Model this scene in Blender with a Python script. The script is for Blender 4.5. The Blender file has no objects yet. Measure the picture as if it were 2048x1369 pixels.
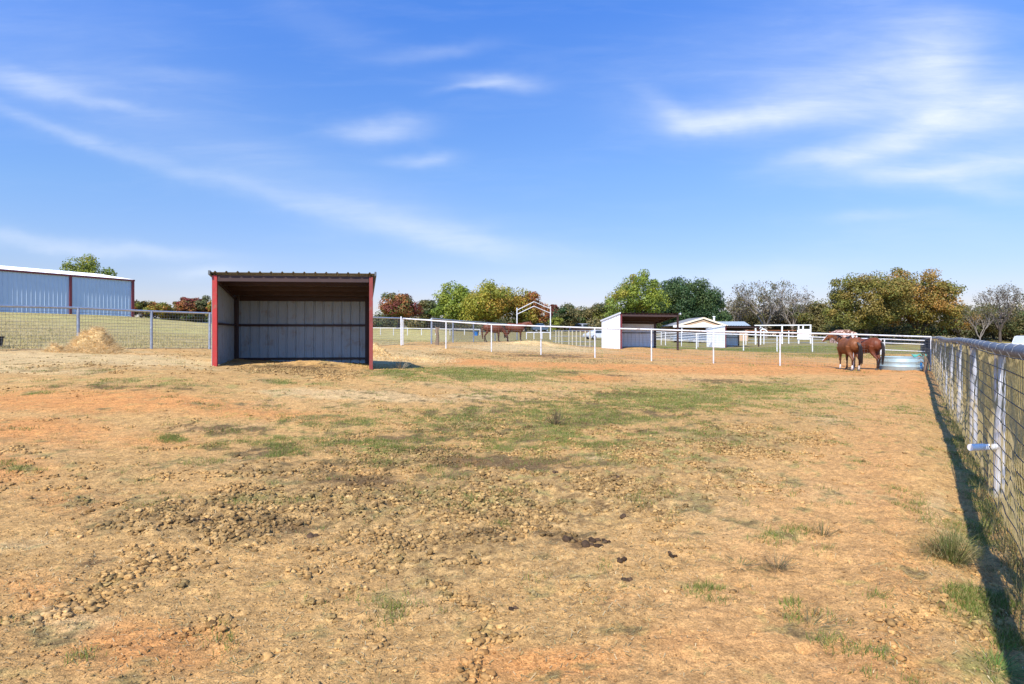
import bpy, bmesh, math, random
import numpy as np
from mathutils import Vector, Matrix

R = math.radians
F, HY, CZ = 1250.0, 671.0, 1.6      # focal length in photo pixels, horizon row, eye height
rng = np.random.RandomState(7)
random.seed(11)
scene = bpy.context.scene

# ---------------------------------------------------------------- camera
cam = bpy.data.cameras.new('camera')
cam.sensor_width = 36.0
cam.lens = F / 2048.0 * 36.0
cam.shift_y = -13.5 / 2048.0
cam.clip_start = 0.05
cam.clip_end = 6000.0
camo = bpy.data.objects.new('camera', cam)
camo.location = (0, 0, CZ)
camo.rotation_euler = (R(90), 0, 0)
scene.collection.objects.link(camo)
scene.camera = camo

# ---------------------------------------------------------------- light
SUN_AZ, SUN_EL = 22.0, 46.0          # direction the light travels towards (from +Y to +X), elevation
scene.view_settings.view_transform = 'Standard'
scene.view_settings.look = 'None'
scene.view_settings.exposure = 0.68
scene.view_settings.gamma = 1.0
sun = bpy.data.lights.new('sun', 'SUN')
sun.energy = 4.3
sun.angle = R(0.5)
sun.color = (1.0, 0.95, 0.86)
suno = bpy.data.objects.new('sun', sun)
d = Vector((math.sin(R(SUN_AZ)) * math.cos(R(SUN_EL)), math.cos(R(SUN_AZ)) * math.cos(R(SUN_EL)), -math.sin(R(SUN_EL))))
suno.rotation_euler = d.to_track_quat('-Z', 'Y').to_euler()
suno.location = (-10, -20, 30)
scene.collection.objects.link(suno)

world = bpy.data.worlds.new('World')
scene.world = world
world.use_nodes = True
wn, wl = world.node_tree.nodes, world.node_tree.links
wn.clear()


def wm(op, a, b=None, c=None, clamp=False):
    n = wn.new('ShaderNodeMath'); n.operation = op; n.use_clamp = clamp
    for i, v in enumerate((a, b, c)):
        if v is None: continue
        if isinstance(v, (int, float)): n.inputs[i].default_value = v
        else: wl.new(v, n.inputs[i])
    return n.outputs[0]


def build_world():
    out = wn.new('ShaderNodeOutputWorld')
    bg = wn.new('ShaderNodeBackground')
    bg.inputs['Strength'].default_value = 0.10
    sky = wn.new('ShaderNodeTexSky')
    sky.sky_type = 'NISHITA'
    sky.sun_disc = False
    sky.sun_elevation = R(SUN_EL)
    sky.sun_rotation = R(SUN_AZ + 180)
    sky.air_density = 1.0; sky.dust_density = 0.3; sky.ozone_density = 2.0
    tc = wn.new('ShaderNodeTexCoord')
    sep = wn.new('ShaderNodeSeparateXYZ'); wl.new(tc.outputs['Generated'], sep.inputs[0])
    y = wm('MAXIMUM', sep.outputs[1], 0.08)
    u = wm('DIVIDE', sep.outputs[0], y)
    v = wm('DIVIDE', sep.outputs[2], y)
    # warp for wispy edges
    cmb = wn.new('ShaderNodeCombineXYZ'); wl.new(u, cmb.inputs[0]); wl.new(v, cmb.inputs[1])

    def noise(scale, detail, rough, sx, sy, rot=0, dist=0.0):
        mp = wn.new('ShaderNodeMapping'); mp.inputs['Scale'].default_value = (sx, sy, 1); mp.inputs['Rotation'].default_value = (0, 0, rot)
        wl.new(cmb.outputs[0], mp.inputs[0])
        n = wn.new('ShaderNodeTexNoise'); n.inputs['Scale'].default_value = scale; n.inputs['Detail'].default_value = detail
        n.inputs['Roughness'].default_value = rough; n.inputs['Distortion'].default_value = dist
        wl.new(mp.outputs[0], n.inputs['Vector'])
        return n.outputs['Fac']
    w1 = noise(4.0, 4, 0.55, 1, 1.8)
    w2 = noise(4.0, 4, 0.55, 1.3, 1.8, 1.0)
    uu = wm('ADD', u, wm('MULTIPLY', wm('SUBTRACT', w1, 0.5), 0.12))
    vv = wm('ADD', v, wm('MULTIPLY', wm('SUBTRACT', w2, 0.5), 0.05))
    streak = noise(3.2, 8, 0.62, 1.2, 7.0, R(10), 0.4)
    fine = noise(9.0, 8, 0.6, 0.8, 5.0, R(-14), 0.6)
    # cirrus streaks: centre col,row / radii / tilt / strength
    C = [(120, 262, 240, 12, 20, .36), (430, 356, 230, 16, 18, .28), (700, 424, 190, 24, 15, .30), (960, 484, 210, 26, 8, .44), (820, 450, 200, 34, 12, .30),
         (520, 330, 420, 60, 16, .24), (150, 150, 330, 90, 8, .22), (100, 40, 300, 60, 0, .16),
         (1005, 160, 92, 16, 0, .68), (940, 172, 60, 8, -12, .4), (765, 258, 85, 20, -2, .66), (845, 318, 64, 13, 0, .52), (870, 100, 110, 14, -8, .32), (650, 50, 130, 40, 25, .14),
         (1400, 238, 120, 26, 4, .62), (1330, 210, 90, 22, 24, .28), (1520, 230, 170, 28, -4, .58), (1660, 190, 190, 50, -14, .50), (1830, 130, 110, 90, 50, .46), (1890, 110, 70, 70, 0, .42),
         (1650, 90, 380, 110, -12, .30), (1990, 235, 220, 85, 0, .74), (1830, 262, 200, 34, -16, .75), (1680, 312, 130, 18, -8, .50),
         (1960, 335, 220, 22, -4, .80), (1800, 340, 160, 20, 6, .45), (1930, 375, 150, 22, 6, .50), (1760, 432, 90, 12, 0, .42), (1880, 200, 300, 160, -10, .22),
         (80, 484, 260, 17, 5, .62), (300, 500, 160, 12, 4, .30), (430, 545, 80, 14, 0, .75), (1500, 556, 190, 26, -4, .42), (1880, 470, 240, 40, 0, .22),
         (40, 160, 150, 24, 10, .40), (200, 206, 120, 12, 8, .42), (330, 150, 120, 14, 4, .22), (1120, 560, 300, 30, 0, .25), (560, 600, 700, 30, 0, .2)]
    tot = None
    for (cx, cy, rx, ry, ang, st) in C:
        a = R(-ang)
        cu, cv = (cx - 1024) / F, (HY - cy) / F
        ca, sa = math.cos(a), math.sin(a)
        du = wm('SUBTRACT', uu, cu); dv = wm('SUBTRACT', vv, cv)
        p = wm('MULTIPLY', wm('ADD', wm('MULTIPLY', du, ca), wm('MULTIPLY', dv, sa)), F / rx)
        q = wm('MULTIPLY', wm('ADD', wm('MULTIPLY', du, -sa), wm('MULTIPLY', dv, ca)), F / ry)
        g = wm('EXPONENT', wm('MULTIPLY', wm('ADD', wm('MULTIPLY', p, p), wm('MULTIPLY', q, q)), -1.0))
        g = wm('MULTIPLY', g, st)
        tot = g if tot is None else wm('ADD', tot, g)
    tex = wm('ADD', wm('MULTIPLY', streak, 1.1), wm('MULTIPLY', fine, 0.55))
    tex = wm('SUBTRACT', tex, 0.05, clamp=True)
    veil = wm('MULTIPLY', wm('SUBTRACT', streak, 0.50, clamp=True), 0.28)
    m = wm('ADD', wm('MULTIPLY', tot, tex), veil)
    m = wm('MULTIPLY', m, 0.74, clamp=True)
    hs = wn.new('ShaderNodeHueSaturation'); hs.inputs['Saturation'].default_value = 1.18; hs.inputs['Value'].default_value = 1.0
    wl.new(sky.outputs[0], hs.inputs['Color'])
    mix = wn.new('ShaderNodeMix'); mix.data_type = 'RGBA'
    wl.new(m, mix.inputs['Factor'])
    # deepen the blue overhead, cool the horizon
    mrg = wn.new('ShaderNodeMapRange'); wl.new(v, mrg.inputs[0]); mrg.inputs[1].default_value = 0.0; mrg.inputs[2].default_value = 0.75
    rp = wn.new('ShaderNodeValToRGB'); wl.new(mrg.outputs[0], rp.inputs[0])
    rp.color_ramp.elements[0].position = 0.073; rp.color_ramp.elements[0].color = (.45, .395, .50, 1); e0 = rp.color_ramp.elements.new(0.147); e0.color = (.56, .505, .60, 1)
    rp.color_ramp.elements[1].position = 0.70; rp.color_ramp.elements[1].color = (.50, .66, .98, 1)
    e = rp.color_ramp.elements.new(0.345); e.color = (.56, .575, .69, 1)
    rp.color_ramp.elements.new(1.0).color = (.46, .72, 1.12, 1)
    tin = wn.new('ShaderNodeVectorMath'); tin.operation = 'MULTIPLY'; wl.new(hs.outputs[0], tin.inputs[0]); wl.new(rp.outputs[0], tin.inputs[1])
    tsc = wn.new('ShaderNodeVectorMath'); tsc.operation = 'SCALE'; wl.new(tin.outputs[0], tsc.inputs[0]); tsc.inputs['Scale'].default_value = 1.6
    wl.new(tsc.outputs[0], mix.inputs[6])
    mix.inputs[7].default_value = (5.3, 5.9, 6.9, 1)
    wl.new(mix.outputs[2], bg.inputs['Color'])
    wl.new(bg.outputs[0], out.inputs['Surface'])


build_world()

# ---------------------------------------------------------------- helpers
COL = scene.collection


def tag(o, label=None, cat=None, group=None, kind=None):
    if label: o['label'] = label
    if cat: o['category'] = cat
    if group: o['group'] = group
    if kind: o['kind'] = kind
    return o


def thing(name, loc, label, cat, group=None, rz=0.0):
    o = bpy.data.objects.new(name, None)
    o.empty_display_size = 0.3
    o.location = loc; o.rotation_euler = (0, 0, rz)
    COL.objects.link(o)
    return tag(o, label, cat, group)


def wloc(o):
    v = Vector((0, 0, 0))
    while o is not None:
        v = v + o.location; o = o.parent
    return v


def mesh_np(name, V, Fc, mat, parent=None, cols=None, smooth=False, origin=None, local=False):
    """V: (n,3) world coordinates, Fc: (m,3|4) faces"""
    V = np.asarray(V, dtype=np.float64); Fc = np.asarray(Fc, dtype=np.int32)
    me = bpy.data.meshes.new(name)
    if parent is not None:
        org = np.zeros(3) if local else np.array(wloc(parent))
    elif origin is not None: org = np.array(origin, dtype=float)
    else:
        org = np.array([(V[:, 0].min() + V[:, 0].max()) / 2, (V[:, 1].min() + V[:, 1].max()) / 2, V[:, 2].min()])
    me.vertices.add(len(V)); me.vertices.foreach_set('co', (V - org).astype(np.float32).ravel())
    k = Fc.shape[1]
    me.loops.add(Fc.size); me.loops.foreach_set('vertex_index', Fc.ravel())
    me.polygons.add(len(Fc))
    me.polygons.foreach_set('loop_start', np.arange(0, Fc.size, k, dtype=np.int32))
    me.polygons.foreach_set('loop_total', np.full(len(Fc), k, dtype=np.int32))
    if smooth: me.polygons.foreach_set('use_smooth', np.ones(len(Fc), dtype=bool))
    me.update(calc_edges=True)
    if cols is not None:
        ca = me.color_attributes.new('col', 'FLOAT_COLOR', 'POINT')
        c4 = np.ones((len(V), 4), dtype=np.float32); c4[:, :3] = cols
        ca.data.foreach_set('color', c4.ravel())
    me.materials.append(mat)
    o = bpy.data.objects.new(name, me)
    COL.objects.link(o)
    if parent is not None: o.parent = parent
    else: o.location = org
    return o


class MB:
    def __init__(s): s.v = []; s.f = []

    def add(s, vs, fs):
        b = len(s.v); s.v += [tuple(x) for x in vs]; s.f += [tuple(b + i for i in f) for f in fs]

    def hexa(s, P):       # 8 points, bottom 4 then top 4
        s.add(P, [(3, 2, 1, 0), (4, 5, 6, 7), (0, 1, 5, 4), (1, 2, 6, 5), (2, 3, 7, 6), (3, 0, 4, 7)])

    def box(s, c, size, rz=0.0):
        cx, cy, cz = c; a, b, h = size[0] / 2, size[1] / 2, size[2] / 2
        co, si = math.cos(rz), math.sin(rz)
        P = []
        for z in (-h, h):
            for (x, y) in ((-a, -b), (a, -b), (a, b), (-a, b)):
                P.append((cx + x * co - y * si, cy + x * si + y * co, cz + z))
        s.hexa(P)

    def bar(s, a, b, w, h, up=(0, 0, 1)):
        a, b = Vector(a), Vector(b); t = (b - a).normalized(); up = Vector(up)
        sd = t.cross(up)
        if sd.length < 1e-4: sd = t.cross(Vector((0, 1, 0)))
        sd.normalize(); u2 = sd.cross(t).normalized()
        P = []
        for q in (a, b):
            for (x, y) in ((-1, -1), (1, -1), (1, 1), (-1, 1)):
                P.append(tuple(q + sd * (x * w / 2) + u2 * (y * h / 2)))
        s.hexa(P)

    def tube(s, pts, radii, n=8, cap=True, flat=None):
        pts = [Vector(p) for p in pts]
        if isinstance(radii, (int, float)): radii = [radii] * len(pts)
        b = len(s.v); ref = None
        for i, p in enumerate(pts):
            t = (pts[min(i + 1, len(pts) - 1)] - pts[max(i - 1, 0)])
            if t.length < 1e-7: t = Vector((0, 0, 1))
            t.normalize()
            if ref is None:
                ref = Vector((0, 0, 1)) if abs(t.z) < 0.9 else Vector((0, 1, 0))
            sd = t.cross(ref)
            if sd.length < 1e-4: sd = t.cross(Vector((1, 0, 0)))
            sd.normalize(); up = sd.cross(t).normalized()
            if abs(t.dot(ref)) > 0.95: ref = up
            r = radii[i]
            ra, rb = (r if isinstance(r, (tuple, list)) else (r, r))
            for k in range(n):
                a = 2 * math.pi * k / n
                s.v.append(tuple(p + sd * (math.cos(a) * ra) + up * (math.sin(a) * rb)))
        for i in range(len(pts) - 1):
            for k in range(n):
                k2 = (k + 1) % n
                s.f.append((b + i * n + k, b + i * n + k2, b + (i + 1) * n + k2, b + (i + 1) * n + k))
        if cap:
            s.f.append(tuple(b + k for k in reversed(range(n))))
            e = b + (len(pts) - 1) * n
            s.f.append(tuple(e + k for k in range(n)))

    def build(s, name, mat, parent=None, smooth=False, bevel=0.0, local=False):
        me = bpy.data.meshes.new(name)
        org = Vector((0, 0, 0))
        if parent is not None:
            if not local: org = wloc(parent)
        else:
            xs = [v[0] for v in s.v]; ys = [v[1] for v in s.v]; zs = [v[2] for v in s.v]
            org = Vector(((min(xs) + max(xs)) / 2, (min(ys) + max(ys)) / 2, min(zs)))
        me.from_pydata([(v[0] - org.x, v[1] - org.y, v[2] - org.z) for v in s.v], [], s.f)
        me.update()
        if smooth:
            me.polygons.foreach_set('use_smooth', [True] * len(me.polygons))
            me.set_sharp_from_angle(angle=R(50))
        me.materials.append(mat)
        o = bpy.data.objects.new(name, me); COL.objects.link(o)
        if parent is not None: o.parent = parent
        else: o.location = org
        if bevel:
            m = o.modifiers.new('bevel', 'BEVEL'); m.width = bevel; m.segments = 2; m.limit_method = 'ANGLE'
        return o


# ---------------------------------------------------------------- numpy noise
_perm = np.random.RandomState(3).permutation(512).astype(np.int64)
_gr = np.random.RandomState(4).rand(512) * 2 * np.pi
_gx, _gy = np.cos(_gr), np.sin(_gr)


def perlin(x, y, seed=0):
    xi = np.floor(x).astype(np.int64); yi = np.floor(y).astype(np.int64)
    xf = x - xi; yf = y - yi
    u = xf * xf * xf * (xf * (xf * 6 - 15) + 10); v = yf * yf * yf * (yf * (yf * 6 - 15) + 10)

    def g(ix, iy, dx, dy):
        h = _perm[(_perm[(ix + seed * 57) & 511] + iy) & 511]
        return _gx[h] * dx + _gy[h] * dy
    a = g(xi, yi, xf, yf); b = g(xi + 1, yi, xf - 1, yf)
    c = g(xi, yi + 1, xf, yf - 1); e = g(xi + 1, yi + 1, xf - 1, yf - 1)
    return (a + u * (b - a)) * (1 - v) + (c + u * (e - c)) * v


def fbm(x, y, s, oct=4, seed=0, gain=0.5):
    t = 0; a = 1.0; f = 1.0 / s
    for o in range(oct):
        t = t + a * perlin(x * f + 13.7 * o, y * f - 7.1 * o, seed + o); a *= gain; f *= 2.03
    return t


def sstep(a, b, x):
    t = np.clip((x - a) / (b - a), 0, 1); return t * t * (3 - 2 * t)


# ---------------------------------------------------------------- terrain
def cp(px, py, Y): return ((px - 1024) / F * Y, Y, CZ - (py - HY) * Y / F)


CPS = [(0, 0, 0), (4.9, 6.3, 0), (8, 10.6, 0), (0, 5, 0), (3, 5, 0), (-3, 5, 0.02), (-4, 9, .14), (-8, 8, .28), (-10, 12, .5), (0, 12, .15), (6, 14, .05),
       (-2, -6, 0), (6, -4, 0), (-6, -6, 0), (2.5, 17, .2), (9, 20, .08), (13, 20, .03),
       cp(430, 735, 17.6), cp(746, 741.5, 18.2), cp(473, 720, 21.0), cp(736, 730, 21.3), cp(300, 740, 15),
       cp(0, 701, 21), cp(303, 698, 25), cp(419, 699, 26.5), cp(805, 690.5, 35.2), cp(150, 700, 22.8),
       cp(892, 698, 34), cp(983, 705, 33.4), cp(1082, 710.4, 32.5), cp(1190, 716.7, 31), cp(1303, 723, 30), cp(1427, 728, 29.2), cp(1560, 731, 28.9),
       cp(1690, 741, 28.6), cp(1755, 741, 28.6), cp(1805, 741, 29), cp(1866, 741, 29),
       cp(863, 687, 37), cp(906, 686, 44.6), cp(947, 684, 52), cp(990, 685, 50), cp(1040, 683, 50), cp(1101, 680, 62), cp(1035, 681, 64),
       cp(1241.7, 699, 46.8), cp(1357, 701, 46.3), cp(1208, 696.7, 49.6), cp(1321, 698, 49.2), cp(1150, 690, 56),
       cp(1487, 701.8, 58), cp(1554, 704, 57), cp(1625, 704.7, 56), cp(1769, 708, 54), cp(1860, 708, 52), cp(1400, 699, 58),
       cp(1451, 696, 78), cp(1518, 694.5, 77), cp(1422, 695, 81), cp(1700, 692, 80), cp(1380, 684, 95), cp(1330, 684, 95), cp(1620, 684, 98),
       cp(1841, 702, 92), cp(1900, 694, 95), cp(2060, 716, 62), cp(2048, 760, 24), cp(2100, 830, 15), cp(2048, 708, 48), cp(1800, 680, 115), cp(1400, 678, 110),
       cp(0, 624, 74), cp(264, 634, 82), cp(-300, 614, 66), cp(425, 648, 120), cp(345, 641, 125), cp(264, 637, 100), cp(150, 655, 50), cp(350, 665, 60), cp(0, 650, 45),
       cp(450, 680, 40), cp(760, 671, 112), cp(960, 671, 112), cp(600, 660, 112), cp(795, 656.5, 145), cp(916, 663, 140), cp(1060, 664, 140), cp(1150, 665, 140), cp(1250, 668, 130),
       cp(1700, 672, 150), cp(1950, 676, 120), (45, 30, -.2), (70, 70, -1.5), (30, 10, 0.), (-40, 10, 1.8), (-70, 40, 4), (-30, -20, .6), (30, -20, 0), (0, -30, 0)]
for a in range(0, 360, 20):
    x, y = math.sin(R(a)), math.cos(R(a))
    zz = 2.0 + (-2.2 * x if x > 0 else -3.0 * x * 1.0)
    if abs(a) in (320, 340, 0): zz = 4.0
    CPS.append((x * 420, y * 420, zz if y > -.2 else 0.5)); CPS.append((x * 3000, y * 3000, zz if y > -.2 else 0.5))
CPA = np.array(CPS, dtype=float)


def warp(x, y):
    r = np.sqrt(x * x + y * y) + 1e-6
    k = np.log1p(r / 9.0) / r
    return x * k, y * k


_wx, _wy = warp(CPA[:, 0], CPA[:, 1])
_n = len(CPA)


def _phi(r): return np.sqrt(r * r + 0.02)


_A = np.zeros((_n + 3, _n + 3))
_dd = np.sqrt((_wx[:, None] - _wx[None]) ** 2 + (_wy[:, None] - _wy[None]) ** 2)
_A[:_n, :_n] = -_phi(_dd) + np.eye(_n) * 0.004
_A[:_n, _n] = 1; _A[:_n, _n + 1] = _wx; _A[:_n, _n + 2] = _wy
_A[_n:, :_n] = _A[:_n, _n:].T
_w = np.linalg.solve(_A, np.concatenate([CPA[:, 2], [0, 0, 0]]))


def base_h(x, y):
    x = np.asarray(x, dtype=float); y = np.asarray(y, dtype=float); sh = x.shape
    x = x.ravel(); y = y.ravel()
    u, v = warp(x, y)
    h = _w[_n] + _w[_n + 1] * u + _w[_n + 2] * v
    for i in range(_n):
        h -= _w[i] * _phi(np.sqrt((u - _wx[i]) ** 2 + (v - _wy[i]) ** 2))
    # dirt heaped inside the three shelters, bank along the near fence
    for (mx, my, sx, sy, hh) in MOUNDS:
        h += hh * np.exp(-((x - mx) / sx) ** 2 - ((y - my) / sy) ** 2)
    # shallow worn ditch edge beside the right fence
    s = (x - 0.645 * y - 0.84) / 1.19
    h += np.where((y > -2) & (y < 29), -0.05 * np.exp(-((s + 0.25) / 0.25) ** 2) + 0.04 * np.exp(-((s + 0.75) / 0.22) ** 2), 0)
    return h.reshape(sh)


MOUNDS = [(-6.0, 19.0, 1.5, 0.85, 0.17), (9.8, 47.6, 1.4, 1.0, 0.16)]


def H(x, y): return float(base_h(np.array([x]), np.array([y]))[0])


_Ys = np.exp(np.linspace(math.log(2.0), math.log(300), 900))


def G(px, py):
    X = (px - 1024) / F * _Ys
    r = HY + F * (CZ - base_h(X, _Ys)) / _Ys
    i = np.argmax(r <= py)
    if r[i] > py: i = len(_Ys) - 1
    return float(X[i]), float(_Ys[i])


def PX(px, Y): return (px - 1024) / F * Y
def ZP(py, Y): return CZ - (py - HY) * Y / F


# ---------------------------------------------------------------- materials
def nodes(name):
    m = bpy.data.materials.new(name); m.use_nodes = True
    nt = m.node_tree; nt.nodes.clear()
    out = nt.nodes.new('ShaderNodeOutputMaterial'); p = nt.nodes.new('ShaderNodeBsdfPrincipled')
    nt.links.new(p.outputs[0], out.inputs[0])
    return m, nt, p


def mat(name, color, rough=0.6, metal=0.0, var=0.12, scale=6.0, bump=0.0, bscale=40.0, dirt=None, dirt_amt=0.0, spec=0.4, aniso=(1, 1, 1)):
    m, nt, p = nodes(name); N, L = nt.nodes, nt.links
    tc = N.new('ShaderNodeTexCoord')
    mp = N.new('ShaderNodeMapping'); mp.inputs['Scale'].default_value = aniso
    L.new(tc.outputs['Object'], mp.inputs[0])
    n = N.new('ShaderNodeTexNoise'); n.inputs['Scale'].default_value = scale; n.inputs['Detail'].default_value = 6; n.inputs['Roughness'].default_value = 0.62
    L.new(mp.outputs[0], n.inputs['Vector'])
    rmp = N.new('ShaderNodeMapRange'); rmp.inputs[1].default_value = 0.3; rmp.inputs[2].default_value = 0.7
    rmp.inputs[3].default_value = 1 - var; rmp.inputs[4].default_value = 1 + var
    L.new(n.outputs['Fac'], rmp.inputs[0])
    mul = N.new('ShaderNodeVectorMath'); mul.operation = 'SCALE'; mul.inputs[0].default_value = color
    L.new(rmp.outputs[0], mul.inputs['Scale'])
    res = mul.outputs[0]
    if dirt is not None:
        n2 = N.new('ShaderNodeTexNoise'); n2.inputs['Scale'].default_value = scale * 1.7; n2.inputs['Detail'].default_value = 8; n2.inputs['Roughness'].default_value = 0.7
        L.new(mp.outputs[0], n2.inputs['Vector'])
        r2 = N.new('ShaderNodeMapRange'); r2.inputs[1].default_value = 0.62 - dirt_amt * 0.3; r2.inputs[2].default_value = 0.75 - dirt_amt * 0.2
        L.new(n2.outputs['Fac'], r2.inputs[0])
        mx = N.new('ShaderNodeMix'); mx.data_type = 'RGBA'
        L.new(r2.outputs[0], mx.inputs[0]); L.new(res, mx.inputs[6]); mx.inputs[7].default_value = (*dirt, 1)
        res = mx.outputs[2]
    L.new(res, p.inputs['Base Color'])
    p.inputs['Roughness'].default_value = rough; p.inputs['Metallic'].default_value = metal
    p.inputs['Specular IOR Level'].default_value = spec
    if bump:
        nb = N.new('ShaderNodeTexNoise'); nb.inputs['Scale'].default_value = bscale; nb.inputs['Detail'].default_value = 5
        L.new(mp.outputs[0], nb.inputs['Vector'])
        b = N.new('ShaderNodeBump'); b.inputs['Strength'].default_value = bump; b.inputs['Distance'].default_value = 0.01
        L.new(nb.outputs['Fac'], b.inputs['Height']); L.new(b.outputs[0], p.inputs['Normal'])
    return m


def attr_mat(name, rough=0.8, trans=0.0, var=0.15, scale=20.0, spec=0.2, bump=0.0, sheen=0.0):
    m, nt, p = nodes(name); N, L = nt.nodes, nt.links
    a = N.new('ShaderNodeAttribute'); a.attribute_name = 'col'
    tc = N.new('ShaderNodeTexCoord')
    n = N.new('ShaderNodeTexNoise'); n.inputs['Scale'].default_value = scale; n.inputs['Detail'].default_value = 4
    L.new(tc.outputs['Object'], n.inputs['Vector'])
    rmp = N.new('ShaderNodeMapRange'); rmp.inputs[1].default_value = 0.3; rmp.inputs[2].default_value = 0.7
    rmp.inputs[3].default_value = 1 - var; rmp.inputs[4].default_value = 1 + var
    L.new(n.outputs['Fac'], rmp.inputs[0])
    mul = N.new('ShaderNodeVectorMath'); mul.operation = 'SCALE'
    L.new(a.outputs['Color'], mul.inputs[0]); L.new(rmp.outputs[0], mul.inputs['Scale'])
    L.new(mul.outputs[0], p.inputs['Base Color'])
    p.inputs['Roughness'].default_value = rough; p.inputs['Specular IOR Level'].default_value = spec
    if bump:
        b = N.new('ShaderNodeBump'); b.inputs['Strength'].default_value = bump; b.inputs['Distance'].default_value = 0.01
        L.new(n.outputs['Fac'], b.inputs['Height']); L.new(b.outputs[0], p.inputs['Normal'])
    if trans:
        t = N.new('ShaderNodeBsdfTranslucent'); L.new(mul.outputs[0], t.inputs[0])
        mx = N.new('ShaderNodeMixShader'); mx.inputs[0].default_value = trans
        L.new(p.outputs[0], mx.inputs[1]); L.new(t.outputs[0], mx.inputs[2])
        L.new(mx.outputs[0], [x for x in N if x.type == 'OUTPUT_MATERIAL'][0].inputs[0])
    return m


M = {}
M['leaf'] = attr_mat('leaves', 0.55, 0.3, 0.15, 0.6, 0.3)
M['grass'] = attr_mat('grass_blades', 0.75, 0.25, 0.12, 3.0, 0.15)
M['bark'] = mat('bark', (.085, .065, .05), 0.9, var=0.35, scale=5, bump=0.6, bscale=20, aniso=(1, 1, .3))
M['bark_pale'] = mat('pale_bark', (.20, .17, .14), 0.9, var=0.35, scale=5, bump=0.4, bscale=20)
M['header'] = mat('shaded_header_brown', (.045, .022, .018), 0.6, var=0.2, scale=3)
M['red_r'] = mat('red_brown_post', (.24, .045, .035), 0.5, var=0.15, scale=3, dirt=(.20, .12, .08), dirt_amt=0.25)  # right front post, browner and darker than the left one
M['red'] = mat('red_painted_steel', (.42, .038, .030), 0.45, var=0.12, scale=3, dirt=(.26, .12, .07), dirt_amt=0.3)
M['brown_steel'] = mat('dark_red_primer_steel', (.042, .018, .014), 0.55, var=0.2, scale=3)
M['maroon'] = mat('maroon_trim', (.17, .028, .028), 0.45, var=0.12, scale=3)
M['panel'] = mat('pale_metal_siding', (.32, .35, .37), 0.5, var=0.06, scale=1.5, dirt=(.26, .22, .17), dirt_amt=0.22)
M['panel_w'] = mat('white_metal_siding', (.68, .69, .71), 0.42, var=0.04, scale=1.5)
M['barn_wall'] = mat('blue_grey_metal_siding', (.42, .52, .62), 0.42, var=0.04, scale=1.0)
M['roof_w'] = mat('white_metal_roof', (.82, .82, .82), 0.4, var=0.04, scale=1.0)
M['galv'] = mat('galvanised_steel', (.52, .54, .55), 0.38, 0.75, var=0.18, scale=8, bump=0.05)
M['galv_roof'] = mat('galvanised_roof_sheet', (.42, .43, .38), 0.5, 0.3, var=0.15, scale=4, dirt=(.20, .15, .10), dirt_amt=0.2)
M['white'] = mat('white_painted_pipe', (.66, .65, .64), 0.5, var=0.06, scale=4, dirt=(.34, .24, .17), dirt_amt=0.3)
M['post_w'] = mat('peeling_white_paint_post', (.60, .59, .62), 0.75, var=0.15, scale=9, bump=0.6, bscale=30, dirt=(.26, .24, .27), dirt_amt=0.45, aniso=(1, 1, .16))
M['pipe_grey'] = mat('weathered_grey_pipe', (.10, .112, .14), 0.5, 0.15, var=0.3, scale=7, dirt=(.26, .27, .30), dirt_amt=0.3)
M['post_grey'] = mat('grey_steel_post', (.26, .29, .34), 0.5, 0.3, var=0.2, scale=6, dirt=(.6, .6, .6), dirt_amt=0.2)
M['wire_dark'] = mat('dark_wire', (.03, .03, .033), 0.6, 0.4, var=0.2)
M['wire_tan'] = mat('sunlit_tan_wire', (.30, .23, .11), 0.6, 0.0, var=0.3, scale=10)  # galvanised uprights, their sunlit look put into the tan colour
M['wire_galv'] = mat('galvanised_wire', (.24, .24, .23), 0.45, 0.4, var=0.2)
M['rust'] = mat('rust', (.28, .10, .04), 0.85, var=0.3, scale=12)
M['rubber'] = mat('black_rubber', (.02, .02, .022), 0.6, var=0.1)
M['blue_plastic'] = mat('blue_plastic', (.02, .16, .45), 0.4, var=0.1)
M['teal'] = mat('teal_hose', (.08, .32, .26), 0.5, var=0.2)
M['blue_label'] = mat('blue_label', (.02, .22, .55), 0.4, var=0.05)
M['cream'] = mat('cream_siding', (.80, .66, .47), 0.7, var=0.04, scale=2)
M['tan_trim'] = mat('tan_trim', (.50, .33, .20), 0.7, var=0.06)
M['shingle'] = mat('grey_shingles', (.24, .25, .26), 0.85, var=0.2, scale=4)
M['dark_glass'] = mat('dark_window_glass', (.02, .03, .035), 0.12, 0.0, var=0.05, spec=0.8)
M['car_white'] = mat('white_car_paint', (.55, .56, .58), 0.3, var=0.02, spec=0.6)
M['car_blue'] = mat('slate_car_paint', (.10, .14, .18), 0.25, 0.3, var=0.02, spec=0.6)
M['car_black'] = mat('black_car_paint', (.015, .015, .018), 0.3, var=0.02, spec=0.6)
M['chrome'] = mat('silver_wheel', (.6, .6, .6), 0.3, 0.8, var=0.05)
M['wood'] = mat('weathered_wood', (.20, .14, .09), 0.9, var=0.4, scale=9, bump=0.6, bscale=30, aniso=(1, 1, .25))
M['hay'] = attr_mat('hay', 0.85, 0.15, 0.1, 8.0, 0.15)
M['clod'] = attr_mat('dry_clods', 0.95, 0.0, 0.25, 45.0, 0.1, bump=0.5)
M['brick'] = mat('brick_red', (.33, .13, .10), 0.85, var=0.2, scale=4)

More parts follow.
